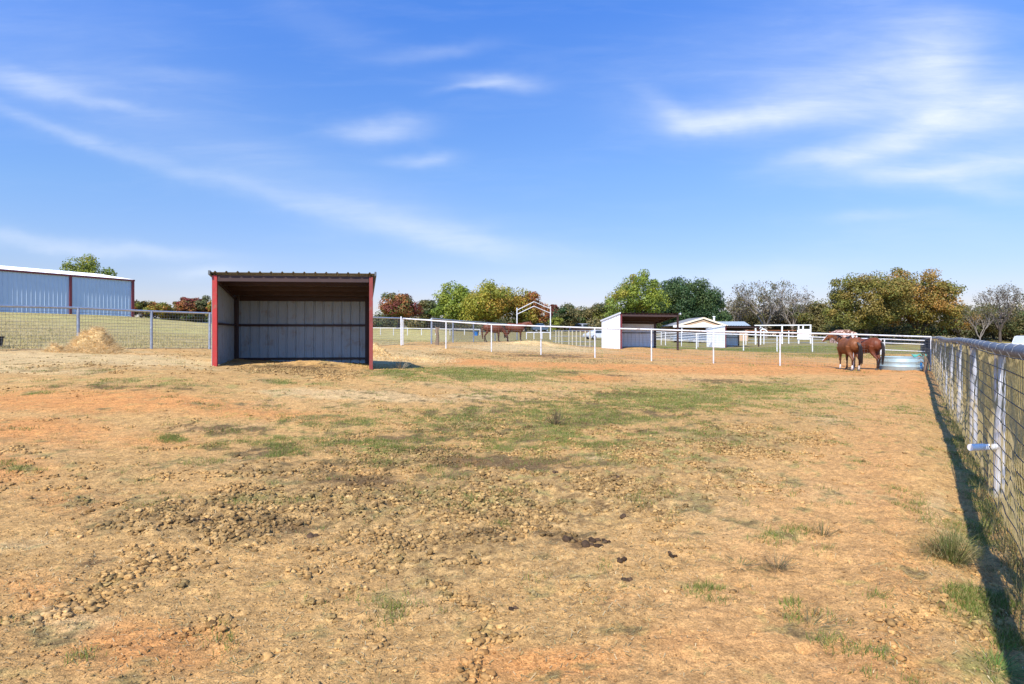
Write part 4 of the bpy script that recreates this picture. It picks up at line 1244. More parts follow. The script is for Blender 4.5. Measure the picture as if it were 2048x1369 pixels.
GRN = [(.13, .19, .03), (.18, .24, .035), (.25, .28, .04)]
YEL = [(.18, .21, .03), (.30, .27, .035), (.38, .29, .035), (.33, .19, .035)]
RED = [(.27, .06, .045), (.20, .065, .04), (.16, .14, .04), (.33, .13, .04)]
ORG = [(.38, .20, .035), (.32, .25, .035), (.20, .20, .035), (.34, .12, .035)]
DKG = [(.035, .07, .025), (.055, .10, .03), (.09, .125, .035)]
OLV = [(.13, .13, .05), (.18, .15, .055), (.11, .12, .04), (.22, .17, .06)]
OAK = [(.15, .15, .035), (.24, .18, .04), (.31, .18, .04), (.38, .20, .045), (.22, .20, .04)]
GRYB = [(.20, .17, .13), (.17, .15, .09), (.24, .19, .12)]
tree('oak_tree', 'rounded green tree rising behind the barn roof', 170, 112, 95, 520, GRN + YEL[:2], 1, .3, 40, 110)
tree('oak_tree', 'small green treetop showing just over the barn roof left of the rounded one', 96, 118, 34, 533, GRN, 2, .3, 20, 80)
tree('yellow_shrub_tree', 'orange and yellow bushy tree touching the right end of the barn', 284, 118, 40, 597, ORG + OLV, 3, .05, 26, 90)
tree('yellow_shrub_tree', 'mustard yellow bushy tree between the barn and the red trees', 312, 120, 56, 604, YEL + ORG, 4, .05, 34, 100)
tree('yellow_shrub_tree', 'low olive bush filling the gap left of the dark red tree', 345, 124, 40, 615, OLV + YEL, 5, .05, 22, 90)
tree('maple_tree', 'dark red leaved tree with a black trunk left of the big shelter', 372, 118, 46, 595, RED + DKG[:1], 6, .22, 36, 100)
tree('maple_tree', 'green and rust tree close to the red shelter post', 402, 120, 44, 592, RED[:2] + OLV + DKG[1:], 7, .2, 36, 100)
tree('maple_tree', 'orange red tree half hidden behind the left shelter post', 432, 118, 40, 596, ORG + RED[:2], 8, .2, 30, 100)
tree('maple_tree', 'red maple with green lower leaves just right of the big shelter', 795, 140, 92, 585, RED + [(.20, .05, .035), (.12, .14, .03)], 9, .24, 56, 130)
tree('oak_tree', 'dull dark green tree between the red maple and the bright green tree', 857, 160, 52, 598, DKG + OLV, 10, .12, 36, 100)
tree('oak_tree', 'bright green round tree left of the yellowing one', 911, 142, 86, 572, [(.20, .26, .035), (.27, .30, .04), (.15, .21, .03)], 11, .14, 60, 130)
tree('oak_tree', 'largest yellow green round tree in the middle distance', 978, 136, 104, 563, [(.31, .30, .035), (.37, .30, .035), (.24, .25, .035), (.38, .23, .035)], 12, .10, 76, 140)
tree('oak_tree', 'orange tinged green tree behind the white gate arch', 1052, 140, 82, 582, YEL + ORG, 13, .12, 54, 130)
tree('maple_tree', 'small dark red treetop right of the gate arch', 1108, 180, 34, 600, RED[:2] + OLV[:1], 14, .2, 24, 80)
tree('oak_tree', 'grey green bushy tree behind the right leg of the gate arch', 1130, 150, 58, 609, DKG[1:] + OLV, 15, .08, 40, 100)
tree('yellow_shrub_tree', 'small bright yellow green bush inside the gate arch', 1112, 120, 28, 630, [(.22, .24, .03), (.18, .19, .03)], 16, .05, 20, 80)
tree('oak_tree', 'olive tree above the small grey roofed house', 1175, 175, 70, 611, OLV, 17, .08, 44, 100)
tree('oak_tree', 'rust and olive tree left of the tall yellow green tree', 1212, 170, 62, 603, OLV + ORG[2:3], 18, .08, 40, 100)
tree('pecan_tree', 'tall yellow green open crowned tree behind the medium shelter', 1272, 104, 118, 548, [(.28, .32, .04), (.23, .28, .035), (.17, .22, .035), (.33, .29, .04)], 19, .18, 72, 130, lobe=.24)
tree('live_oak', 'massive dark evergreen oak behind the cream house', 1382, 112, 118, 558, DKG, 20, .06, 90, 150)
tree('live_oak', 'dark evergreen oak forming the left shoulder beside the yellow green tree', 1342, 118, 70, 556, DKG, 21, .06, 56, 130)
tree('live_oak', 'dark low shoulder of oak at the right end of the evergreen clump', 1424, 110, 58, 588, DKG, 22, .06, 44, 130)
bare_tree('bare_tree', 'tallest bare grey tree right of the evergreen oak', 1532, 120, 130, 562, 23, GRYB + OLV, nleaf=2200, spread=.8)
bare_tree('bare_tree', 'bare grey tree with forked top above the white pipe frame', 1585, 124, 100, 574, 24, GRYB, nleaf=1200, spread=.8)
bare_tree('bare_tree', 'thin pale bare tree beside the cream house roof', 1478, 126, 80, 598, 25, GRYB + OLV, nleaf=1400)
tree('brush_tree', 'olive brown brush under the bare trees', 1500, 132, 120, 612, OLV + GRYB, 26, .03, 50, 90, cat='bush')
tree('brush_tree', 'grey brown brush below the forked bare tree', 1570, 134, 110, 618, GRYB + OLV, 27, .03, 50, 90, cat='bush')
tree('oak_tree', 'olive green tree left of the great autumn oak', 1640, 122, 92, 600, OLV + OAK[:2], 28, .05, 54, 110)
tree('autumn_oak', 'great spreading olive and orange oak, left crown of the pair', 1735, 104, 158, 545, OAK[:2] + [(.20, .20, .04), (.28, .20, .045)] + OAK[4:], 29, .16, 110, 150, lobe=.22)
tree('autumn_oak', 'great spreading orange oak, right crown of the pair', 1842, 106, 158, 543, OAK[:2] + [(.26, .20, .04), (.33, .20, .045), (.20, .20, .04)] + OAK[3:4], 30, .14, 110, 150, lobe=.22)
tree('yellow_shrub_tree', 'yellow green bushy tree at the right foot of the orange oak', 1918, 110, 60, 608, YEL + OAK, 31, .05, 40, 110)
bare_tree('bare_tree', 'bare dark branched tree near the right edge of the picture', 2000, 104, 110, 572, 32, GRYB, nleaf=900, spread=.85, mat_='bark')
bare_tree('bare_tree', 'crooked pale trunked tree behind the right fence corner', 1960, 96, 70, 606, 33, OLV, nleaf=1500, spread=.8)
tree('brush_tree', 'grey green brush beneath the bare tree at the right edge', 2010, 112, 120, 618, OLV + GRYB + DKG[1:2], 34, .03, 70, 120, cat='bush')
tree('brush_tree', 'brown thicket behind the right fence corner', 1945, 108, 80, 628, GRYB + ORG[:1] + OLV, 35, .02, 40, 110, cat='bush')
tree('brush_tree', 'dark green brush at the far right edge', 2080, 104, 100, 612, DKG[1:] + OLV, 36, .03, 50, 120, cat='bush')
tree('brush_tree', 'low olive scrub line behind the pink stone hut', 1690, 116, 120, 640, OLV + OAK[:1], 37, .02, 44, 90, cat='bush')
tree('brush_tree', 'low scrub under the great oak pair', 1800, 118, 150, 644, OLV + DKG[1:2], 38, .02, 50, 90, cat='bush')

for i, (px, Y, w, top, lab) in enumerate([(770, 172, 90, 634, 'dark brush below the red maple'), (850, 170, 80, 636, 'dark green brush behind the purple gate post'), (905, 168, 70, 640, 'olive brush under the bright green round tree'),
        (990, 166, 110, 640, 'dark brush behind the two far brown horses'), (1075, 166, 70, 636, 'shadowy brush seen through the white gate arch'), (1140, 176, 80, 622, 'grey olive brush behind the steel pen'),
        (1240, 150, 130, 640, 'olive brush behind the medium shelter'), (1330, 150, 80, 640, 'dark brush behind the five rail white fence'),
        (352, 150, 60, 622, 'dark brush showing through left of the dark red tree'), (392, 150, 60, 618, 'dark brush showing between the two red trees by the shelter'), (425, 152, 60, 620, 'dark brush beside the orange red tree at the shelter post')]):
    tree('brush_tree', lab, px, Y, w, top, DKG[1:] + OLV, 60 + i, .02, 40, 90, cat='bush')

for i, (px, Y, w, top, lab) in enumerate([(1985, 118, 90, 600, 'grey brown thicket behind the bare trees at the right edge'), (2040, 117, 80, 592, 'tall grey brown thicket at the right edge of the picture'),
        (1520, 130, 90, 594, 'dense grey brown twiggy thicket behind the tallest bare tree'), (1590, 132, 90, 602, 'grey olive thicket behind the forked bare tree')]):
    tree('brush_tree', lab, px, Y, w, top, GRYB + OLV[:2], 90 + i, .02, 40, 70, cat='bush')


def far_wood():
    rs = np.random.RandomState(77); V = []; C_ = []
    pal = np.array(OLV + DKG[1:] + GRYB[:2] + ORG[1:3])
    for px in np.arange(-500, 2700, 9.0):
        for row in range(2):
            Y = 235 + row * 25 + rs.uniform(-12, 12)
            X = PX(px + rs.uniform(-5, 5), Y); z = H(X, Y)
            top = 640 + (px - 500) * .0 + 7 * math.sin(px * .021) + 5 * math.sin(px * .053 + 1) + rs.uniform(-6, 6)
            if px < 250: top -= (250 - px) * .09
            h = max(4, ZP(top, Y) - z)
            n = 150
            d_ = rs.normal(0, 1, (n, 3)); d_ /= np.linalg.norm(d_, axis=1)[:, None]
            pos = np.array([X, Y, z + h * .5]) + d_ * np.array([2.4, 2.4, h * .5]) * rs.uniform(.5, 1.05, (n, 1))
            nor = d_ + rs.normal(0, .6, (n, 3)); a = np.cross(nor, rs.normal(0, 1, (n, 3))); a /= np.linalg.norm(a, axis=1)[:, None]
            b = np.cross(nor, a); b /= np.linalg.norm(b, axis=1)[:, None]; s = .42 * rs.uniform(.6, 1.4, n)[:, None]
            V.append(np.stack([pos - a * s, pos - b * s * .7, pos + a * s, pos + b * s * .7], 1).reshape(-1, 3))
            c = pal[rs.randint(len(pal))] * rs.uniform(.7, 1.2, (n, 1)); C_.append(np.repeat(c, 4, axis=0))
    V = np.concatenate(V); C_ = np.concatenate(C_)
    o = mesh_np('distant_wood', V, np.arange(len(V)).reshape(-1, 4), M['leaf'], cols=C_, origin=(0, 240, 0))
    tag(o, 'low far belt of olive and brown woodland along the horizon', 'wood', kind='stuff')


far_wood()


# ---------------------------------------------------------------- horses
M['horse'] = attr_mat('horse_coat', 0.5, 0.0, 0.18, 6.0, 0.25)
M['hair'] = mat('horse_hair', (.018, .012, .010), 0.55, var=0.3, scale=20, aniso=(6, 6, .6))
M['hair_red'] = mat('chestnut_hair', (.10, .035, .015), 0.55, var=0.3, scale=20, aniso=(6, 6, .6))
M['hoof'] = mat('hoof', (.10, .08, .06), 0.6, var=0.2)


def horse(label, X, Y, heading, neck, head, coat, pts_col, socks=(), blaze=False, scale=1.0, tail_swing=0.0, hair='hair', rear_cock=False, group='brown horses in the paddocks', legs=None, name='horse', tail_x=0.0):
    """heading: degrees clockwise from +Y. local x forward, y left, z up. neck/head: centre line points with radii"""
    z = H(X, Y) + .015
    t = thing(name, (X, Y, z), label, 'horse', group, rz=math.pi / 2 - R(heading))
    t.scale = (scale,) * 3
    mb = MB()
    body = [(-.80, 1.20, .07, .07), (-.77, 1.20, .17, .15), (-.68, 1.17, .27, .25), (-.52, 1.16, .335, .31), (-.32, 1.14, .335, .315), (-.08, 1.09, .34, .32), (.16, 1.07, .36, .325),
            (.38, 1.09, .375, .30), (.54, 1.12, .35, .25), (.66, 1.13, .27, .20), (.74, 1.14, .15, .12)]
    mb.tube([(b[0], 0, b[1]) for b in body], [(b[3], b[2]) for b in body], 18)
    # withers and croup
    mb.tube([(.10, 0, 1.34), (.34, 0, 1.40), (.52, 0, 1.38), (.66, 0, 1.30)], [(.06, .05), (.09, .10), (.09, .12), (.08, .10)], 10)
    mb.tube([(-.70, 0, 1.30), (-.50, 0, 1.38), (-.28, 0, 1.36), (-.05, 0, 1.30)], [(.07, .06), (.15, .11), (.14, .10), (.06, .05)], 10)
    mb.tube([Vector(n_[:3]) for n_ in neck], [(n_[4], n_[3]) for n_ in neck], 14)
    mb.tube([Vector(n_[:3]) for n_ in head], [(n_[4], n_[3]) for n_ in head], 14)
    # jowl and ears
    h0, h1 = Vector(head[0][:3]), Vector(head[-1][:3]); hd = (h1 - h0).normalized()
    side = hd.cross(Vector((0, 0, 1))).normalized(); upv = side.cross(hd).normalized()
    mb.tube([h0 + hd * .04 - upv * .07, h0 + hd * .17 - upv * .08], [(.05, .07), (.05, .055)], 10)
    for sgn in (-1, 1):
        e = h0 + side * (.055 * sgn) + upv * .07
        mb.tube([e - hd * .0, e + upv * .07 - hd * .02 + side * .012 * sgn, e + upv * .15 - hd * .03 + side * .01 * sgn], [(.03, .02), (.032, .018), .006], 8)
        # nostril ridge and eye bulge
        mb.tube([h1 - hd * .05 + side * .035 * sgn, h1 - hd * .0 + side * .03 * sgn], [.032, .024], 8)
        mb.tube([h0 + hd * .14 + side * .072 * sgn + upv * .03, h0 + hd * .20 + side * .068 * sgn + upv * .025], [.022, .02], 8)
    fl = [(.46, .17, 1.06, .17, .11), (.44, .165, .88, .12, .095), (.45, .16, .72, .085, .07), (.455, .155, .56, .055, .05), (.46, .155, .48, .054, .05), (.45, .155, .40, .038, .036),
          (.45, .155, .22, .034, .031), (.455, .155, .155, .045, .04), (.475, .155, .09, .034, .034), (.49, .155, .055, .042, .042)]
    hl = [(-.50, .15, 1.10, .24, .14), (-.46, .16, .94, .20, .125), (-.47, .165, .80, .145, .10), (-.55, .16, .66, .095, .07), (-.63, .155, .56, .068, .052), (-.68, .155, .49, .058, .045), (-.665, .155, .40, .043, .037),
          (-.655, .155, .22, .037, .034), (-.65, .155, .155, .048, .042), (-.625, .155, .09, .036, .035), (-.61, .155, .055, .044, .042)]
    offs = legs or {}
    hoofs = []
    for nm, base, sg in (('fl', fl, 1), ('fr', fl, -1), ('hl', hl, 1), ('hr', hl, -1)):
        ox, oy = offs.get(nm, (0, 0)); P = []
        for (x, y, zz, ra, rb) in base:
            k = max(0, (.95 - zz) / .95); P.append((x + ox * k, y * sg + oy * k, zz))
        mb.tube(P, [(p[4], p[3]) for p in base], 12)
        hoofs.append((P[-1][0], P[-1][1], nm))
    bm_o = mb.build('coat_src', M['horse'], None)
    loc0 = bm_o.location.copy()
    rm = bm_o.modifiers.new('r', 'REMESH'); rm.mode = 'VOXEL'; rm.voxel_size = .017
    sm = bm_o.modifiers.new('s', 'SMOOTH'); sm.factor = .5; sm.iterations = 5
    dg = bpy.context.evaluated_depsgraph_get(); ev = bm_o.evaluated_get(dg)
    me = bpy.data.meshes.new_from_object(ev)
    me.transform(Matrix.Translation(loc0))
    bpy.data.objects.remove(bm_o)
    me.name = 'body'
    co = np.empty(len(me.vertices) * 3, dtype=np.float32); me.vertices.foreach_get('co', co); co = co.reshape(-1, 3)
    c = np.array(coat) * np.ones((len(co), 1))
    nz_ = fbm(co[:, 0] * 2 + 5, co[:, 1] * 2 + co[:, 2] * 2, .5, 3, 3)
    c = c * (1 + .22 * nz_[:, None])
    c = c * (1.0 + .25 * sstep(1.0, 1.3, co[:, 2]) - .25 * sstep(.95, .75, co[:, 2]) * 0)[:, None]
    leg = sstep(.62, .40, co[:, 2] + .05 * nz_)[:, None]; c = c + (np.array(pts_col) - c) * leg
    for (hx, hy, nm) in hoofs:
        if nm in socks:
            dd = np.sqrt((co[:, 0] - hx) ** 2 + (co[:, 1] - hy) ** 2)
            m_ = (dd < .16) & (co[:, 2] < .27 + .03 * np.sin(co[:, 0] * 40))
            c[m_] = (.75, .68, .60)
    # face markings
    rel = co - np.array(h0); al = rel @ np.array(hd); sd = rel @ np.array(side); uu_ = rel @ np.array(upv)
    L_ = (h1 - h0).length
    inhead = (al > -.02) & (np.abs(sd) < .14) & (np.abs(uu_) < .2) & (al < L_ + .15)
    if blaze: c[inhead & (np.abs(sd) < .045) & (uu_ > .0) & (al > .06)] = (.80, .76, .72); c[inhead & (al > L_ - .03)] = (.62, .50, .45)
    else: c[inhead & (al > L_ - .05)] = np.array(coat) * .35
    for sg in (-1, 1):
        dd = np.sqrt((al - .17) ** 2 + (sd - .08 * sg) ** 2 + (uu_ - .028) ** 2); c[dd < .027] = (.01, .008, .006)
        dd = np.sqrt((al - L_ + .01) ** 2 + (sd - .04 * sg) ** 2 + (uu_ - .0) ** 2); c[dd < .018] = (.03, .02, .02)
    ca = me.color_attributes.new('col', 'FLOAT_COLOR', 'POINT'); c4 = np.ones((len(co), 4), dtype=np.float32); c4[:, :3] = np.clip(c, .005, 1); ca.data.foreach_set('color', c4.ravel())
    me.polygons.foreach_set('use_smooth', [True] * len(me.polygons))
    me.materials.clear(); me.materials.append(M['horse'])
    bo = bpy.data.objects.new('body', me); COL.objects.link(bo); bo.parent = t
    # hooves
    for (hx, hy, nm) in hoofs:
        mb = MB(); mb.tube([(hx, hy, .075), (hx + .02, hy, .03), (hx + .03, hy, -.004)], [.045, .056, .062], 12)
        mb.build('hoof', M['hoof'], t, smooth=True, local=True)
    # tail
    mb = MB(); rs = np.random.RandomState(int(abs(X * 10)))
    for k in range(46):
        a = rs.uniform(0, 6.28); q = rs.rand() ** .5
        b = Vector((-.78 + .02 * math.cos(a), .035 * q * math.sin(a) + tail_x * .3, 1.27))
        p1 = Vector((-.90 + .03 * math.cos(a) * q, .06 * q * math.sin(a) + tail_swing * .25 + tail_x, 1.08)); p2 = Vector((-.88 + .05 * math.cos(a) * q, .085 * q * math.sin(a) + tail_swing * .6 + tail_x, .74)); L3 = rs.uniform(.22, .48)
        p3 = Vector((-.84 + .05 * math.cos(a) * q, .06 * q * math.sin(a) + tail_swing + tail_x, L3))
        mb.tube([b, b.lerp(p1, .5) + Vector((-.03, 0, .03)), p1, p2, p3], [.022, .022, .022, .018, .004], 5)
    mb.build('tail', M[hair], t, smooth=True, local=True)
    # mane: locks falling to one side of the crest
    mb = MB()
    for k in range(44):
        s = k / 43 * (len(neck) - 1) * .96; i = min(int(s), len(neck) - 2); f = s - i
        a, b = Vector(neck[i][:3]), Vector(neck[i + 1][:3]); p = a.lerp(b, f); ht = lerp(neck[i][3], neck[i + 1][3], f); tn = (b - a).normalized()
        sd_ = tn.cross(Vector((0, 0, 1))).normalized(); up_ = sd_.cross(tn).normalized()
        top = p + up_ * (ht * .97)
        sg = -1
        mb.tube([top, top + up_ * .02 + sd_ * .04 * sg, top + sd_ * (.085 + .02 * rs.rand()) * sg - Vector((0, 0, .09 + .06 * rs.rand()))], [.016, .017, .004], 5)
    mb.build('mane', M[hair], t, smooth=True, local=True)
    return t


def neck_head(yaw, pitch_up=1.0, low=False, side=1):
    """neck and head lines; yaw turns the head towards +y (left)"""
    c, s = math.cos(yaw), math.sin(yaw)
    if low:
        nk = [(.50, 0, 1.14, .24, .17), (.72, 0, 1.04, .20, .13), (.92, .02, .86, .155, .10), (1.06, .03, .66, .13, .085), (1.12, .03, .54, .11, .08)]
        hd = [(1.10, .03, .56, .085, .07), (1.17, .03, .42, .105, .078), (1.20, .03, .28, .075, .06), (1.20, .03, .14, .058, .052), (1.20, .03, .07, .045, .045)]
        return nk, hd
    e = (.62, .0); k1 = .26; k2 = .24
    P1 = (.55, 0, 1.20); P2 = (.76, .0, 1.36)
    P3 = (P2[0] + k1 * math.cos(yaw * .5), P2[1] + k1 * math.sin(yaw * .5), 1.36 + .17 * pitch_up)
    P4 = (P3[0] + .17 * c, P3[1] + .17 * s, P3[2] + .10 * pitch_up)
    nk = [(*P1, .25, .16), (*P2, .19, .115), (*P3, .14, .085), (*P4, .11, .075)]
    h0 = (P4[0] + .01 * c, P4[1] + .01 * s, P4[2] + .01)
    d_ = (c * .74, s * .74, -.62)
    H_ = [(h0[0] + d_[0] * q, h0[1] + d_[1] * q, h0[2] + d_[2] * q) for q in (0, .14, .30, .46, .55)]
    hd = [(*H_[0], .085, .068), (*H_[1], .115, .080), (*H_[2], .083, .062), (*H_[3], .058, .052), (*H_[4], .045, .044)]
    return nk, hd


BAY = (.11, .035, .014); BAYD = (.028, .016, .012)
nk, hd_ = neck_head(R(52), 1.0)
YA = 28.3
horse('bay horse with white blaze and socks, seen from behind, head turned left', PX(1697, YA), YA, 2, nk, hd_, (.15, .052, .017), (.055, .022, .014), socks=('fl', 'hl', 'hr'), blaze=True,
      scale=.98, tail_swing=-.10, hair='hair', tail_x=-.06)
nk, hd_ = neck_head(R(-25), .0)
horse('bay horse with long black tail, right of the blazed horse near the tank', PX(1731, 29.3), 29.3, -22, nk, hd_, (.125, .034, .013), BAYD, scale=1.0, tail_swing=-.04,
      legs={'hl': (-.10, 0), 'hr': (.12, 0)})
nk, hd_ = neck_head(0, low=True)
horse('far brown horse grazing with lowered head, left of the two behind the cross fence', PX(986, 49.5), 49.5, 78, nk, hd_, (.10, .030, .013), (.045, .02, .012), scale=.98, hair='hair_red', legs={'hl': (.1, 0), 'hr': (-.1, 0)})
nk, hd_ = neck_head(R(-10), .45)
horse('far brown horse standing with raised head, right of the two behind the cross fence', PX(1030, 50.8), 50.8, 100, nk, hd_, (.105, .029, .013), (.045, .018, .012), socks=('hl', 'hr'), scale=1.0)


# ---------------------------------------------------------------- water tank
def tank():
    Y = 29.4; X = PX(1801, Y); z = H(X, Y); r = .92; h = .60
    t = thing('water_tank', (X, Y, z), 'round galvanised stock water tank with a blue label in the fence corner', 'water tank')
    n = 56; prof = [(r * .985, 0), (r, .02), (r, .16), (r + .014, .18), (r, .20), (r, .37), (r + .014, .39), (r, .41), (r + .014, .47), (r, .49), (r, .575), (r + .018, .585), (r + .018, .605), (r - .006, .605), (r - .01, .58), (r - .012, .06), (0.001, .05)]
    vs, fs = [], []
    for (a, b) in prof:
        for k in range(n): vs.append((X + a * math.cos(2 * math.pi * k / n), Y + a * math.sin(2 * math.pi * k / n), z + b))
    for i in range(len(prof) - 1):
        for k in range(n): fs.append((i * n + k, i * n + (k + 1) % n, (i + 1) * n + (k + 1) % n, (i + 1) * n + k))
    mb = MB(); mb.add(vs, fs); mb.build('basin', M['galv_t'], t, smooth=True)
    mb = MB(); k_ = [(X + (r - .02) * math.cos(2 * math.pi * k / n), Y + (r - .02) * math.sin(2 * math.pi * k / n), z + .50) for k in range(n)]
    mb.add(k_, [tuple(range(n))]); mb.build('water', M['water'], t)
    mb = MB()
    vs = []
    for i in range(7):
        a = -math.pi / 2 + .42 + i * .032
        for zz in (.10, .36): vs.append((X + (r + .003) * math.cos(a), Y + (r + .003) * math.sin(a), z + zz))
    mb.add(vs, [(2 * i, 2 * i + 2, 2 * i + 3, 2 * i + 1) for i in range(6)]); o = mb.build('label_sticker', M['blue_label'], t)


M['galv_t'] = mat('galvanised_tank_steel', (.36, .46, .48), 0.55, 0.3, var=0.14, scale=5)
M['water'] = mat('tank_water', (.02, .035, .03), 0.08, var=0.05, spec=0.7)
tank()
Xv, Yv = PX(1838, 28.9), 28.9; zv = H(Xv, Yv)
mb = MB()
for k in range(5):
    q = [(Xv - .32 + .0 * k, Yv - .15 + .05 * k, zv + .60 + .03 * k), (Xv - .05 + .02 * k, Yv - .1, zv + .72 + .03 * math.sin(k)), (Xv + .15, Yv - .05 * k, zv + .60 - .04 * k), (Xv + .36, Yv + .02 * k, zv + .66 + .02 * k)]
    mb.tube(q, .022, 8)
mb.tube([(Xv + .2, Yv, zv + .66), (Xv + .42, Yv, zv + .3), (Xv + .40, Yv - .05, zv + .02)], .02, 8)
tag(mb.build('garden_hose', M['teal'], None, smooth=True), 'green coiled hose hung over the right rim of the water tank', 'hose')
mb = MB(); Xs, Ys_ = PX(1851, 28.2), 28.2; zs = H(Xs, Ys_)
mb.tube([(Xs, Ys_, zs - .1), (Xs + .02, Ys_, zs + .5), (Xs - .04, Ys_, zs + .78)], [.07, .06, .03], 8)
for k in range(11):
    a = random.uniform(0, 6.28); L_ = random.uniform(.2, .42); z1 = zs + random.uniform(.15, .75)
    mb.tube([(Xs, Ys_, z1), (Xs + math.cos(a) * L_ * .5, Ys_ + math.sin(a) * L_ * .3, z1 + .12), (Xs + math.cos(a) * L_, Ys_ + math.sin(a) * L_ * .5, z1 + random.uniform(-.02, .25))], [.02, .014, .005], 5)
tag(mb.build('thorny_stump', M['wood'], None, smooth=True), 'dark branchy stump standing at the fence corner beside the water tank', 'stump')


# ---------------------------------------------------------------- hay
def hay_pile(px, py, w, h, seed, label, name='hay_pile', n=9000, depth=.6, lump=(.0, .0)):
    X, Y = G(px, py); rs = np.random.RandomState(seed); z = H(X, Y)
    m = 60
    u = np.linspace(-1, 1, m); A_, B_ = np.meshgrid(u, u); x, y = A_.ravel(), B_.ravel()
    def prof(x, y):
        r = np.sqrt(x * x + y * y)
        p = .52 * np.exp(-((x + .20) / .32) ** 2 - (y / .5) ** 2) + .42 * np.exp(-((x - .25) / .36) ** 2 - (y / .5) ** 2) + .22 * np.exp(-((x + .6) / .25) ** 2 - (y / .4) ** 2) + .18 * np.clip(1 - r, 0, 1)
        p = p * (1 + .55 * fbm(x + seed, y, .5, 3, seed, .5)) * sstep(1.0, .75, r) + .13 * np.abs(fbm(x * 1.0 + seed, y, .22, 4, seed + 3, .65)) * sstep(1.0, .8, r)
        return np.where(r < 1, p, 0)
    Z = prof(x, y) * h
    gx, gy = X + x * w / 2, Y + y * w / 2 * depth
    gz = base_h(gx, gy)
    base = np.array((.68, .48, .22)); 
    cc = base * (1 + .5 * fbm(x, y, .25, 4, 5, .6)[:, None]); dk = sstep(.15, .45, fbm(x + 3, y * 2, .35, 3, 8) + .35 * np.exp(-((x - .15) / .25) ** 2 - ((y + .1) / .4) ** 2) - .1)[:, None]
    cc = cc + (np.array((.22, .14, .06)) - cc) * dk * .45
    V = np.stack([gx, gy, gz + Z - .03], -1); i = np.arange(m * m).reshape(m, m)
    f = np.stack([i[:-1, :-1], i[:-1, 1:], i[1:, 1:], i[1:, :-1]], -1).reshape(-1, 4)
    t = thing(name, (X, Y, z), label, 'hay')
    mesh_np('heap', V, f, M['hay'], parent=t, cols=np.clip(cc, .02, 1), smooth=True)
    # strands bristling from the surface
    k = rs.randint(0, m * m, n); a = rs.uniform(-1, 1, (n, 2)); q = x[k] + a[:, 0] / m * 2, y[k] + a[:, 1] / m * 2
    ok = (q[0] ** 2 + q[1] ** 2) < 1.1; qx, qy = q[0][ok], q[1][ok]; n = len(qx)
    px_, py_ = X + qx * w / 2, Y + qy * w / 2 * depth
    P = np.stack([px_, py_, base_h(px_, py_) + prof(qx, qy) * h - .02], -1)
    d_ = np.stack([rs.normal(0, 1, n) + qx * .5, rs.normal(0, 1, n), rs.uniform(-.15, .9, n)], -1); d_ /= np.linalg.norm(d_, axis=1)[:, None]
    L_ = rs.uniform(.06, .26, n)[:, None]; T_ = P + d_ * L_; wv = np.cross(d_, rs.normal(0, 1, (n, 3))); wv /= np.linalg.norm(wv, axis=1)[:, None]; wv *= .0045
    V = np.stack([P - wv, P + wv, T_], 1).reshape(-1, 3)
    pc = np.array([(.82, .62, .32), (.76, .54, .25), (.86, .68, .38), (.58, .40, .18)])[rs.randint(0, 4, n)] * rs.uniform(.7, 1.15, (n, 1))
    mesh_np('loose_strands', V, np.arange(n * 3).reshape(-1, 3), M['grass'], parent=t, cols=np.repeat(pc, 3, axis=0))
    return t


hay_pile(192, 706, 2.1, .98, 3, 'tall heap of golden loose hay against the left wire fence', depth=.75, n=22000)
hay_pile(113, 706, .85, .35, 4, 'small low hay mound just left of the tall golden heap', n=3500)
hay_pile(757, 714, 1.5, .6, 5, 'greyish hay mound half hidden behind the right post of the big shelter', n=4500, depth=.8)
hay_pile(830, 722, 3.6, .22, 6, 'thin spread of pale hay right of the big shelter', n=6000, depth=.5)
hay_pile(1075, 690, 5.5, .35, 7, 'flat pale hay spread in front of the far brown horses', n=3500, depth=.5)

# ---------------------------------------------------------------- small things about the fences
# black tub at the left edge
X, Y = PX(-17, 22.0), 22.0; z = H(X, Y)
t = thing('feed_tub', (X, Y, z), 'black rubber tub at the very left edge in front of the wire fence', 'tub')
mb = MB(); zt = ZP(673, 22) - z
mb.tube([(X, Y, z + .02), (X, Y, z + zt - .06), (X, Y, z + zt - .05), (X, Y, z + zt)], [.30, .33, .36, .36], 20); mb.build('body', M['rubber'], t, smooth=True)
# blue bucket on the inner fence
X, Y = PX(952.5, 49.6), 49.6; z = ZP(672, 49.6)
t = thing('bucket', (X, Y, z), 'bright blue bucket hung on the inner fence left of the far horses', 'bucket')
mb = MB(); mb.tube([(X, Y, z), (X, Y, z + .31), (X, Y, z + .33)], [.14, .18, .195], 18); mb.build('pail', M['blue_plastic'], t, smooth=True)
mb = MB(); mb.tube([(X - .17, Y, z + .3), (X - .1, Y, z + .46), (X + .1, Y, z + .46), (X + .17, Y, z + .3)], .008, 6); mb.build('handle', M['galv'], t)
# rough trunk piece
X, Y = PX(875, 36.2), 36.2; z = H(X, Y)
mb = MB(); mb.tube([(X - .05, Y, z - .1), (X + .02, Y, z + .5), (X - .05, Y, z + .85), (X - .02, Y, z + 1.02)], [.13, .085, .11, .05], 9)
mb.tube([(X - .05, Y, z + .8), (X - .13, Y, z + 1.1)], [.05, .015], 6); mb.tube([(X + .0, Y, z + .8), (X + .12, Y, z + 1.05)], [.05, .02], 6)
tag(mb.build('tree_stump', M['wood'], None, smooth=True), 'thin dead tree trunk standing right of the purple gate post', 'stump')

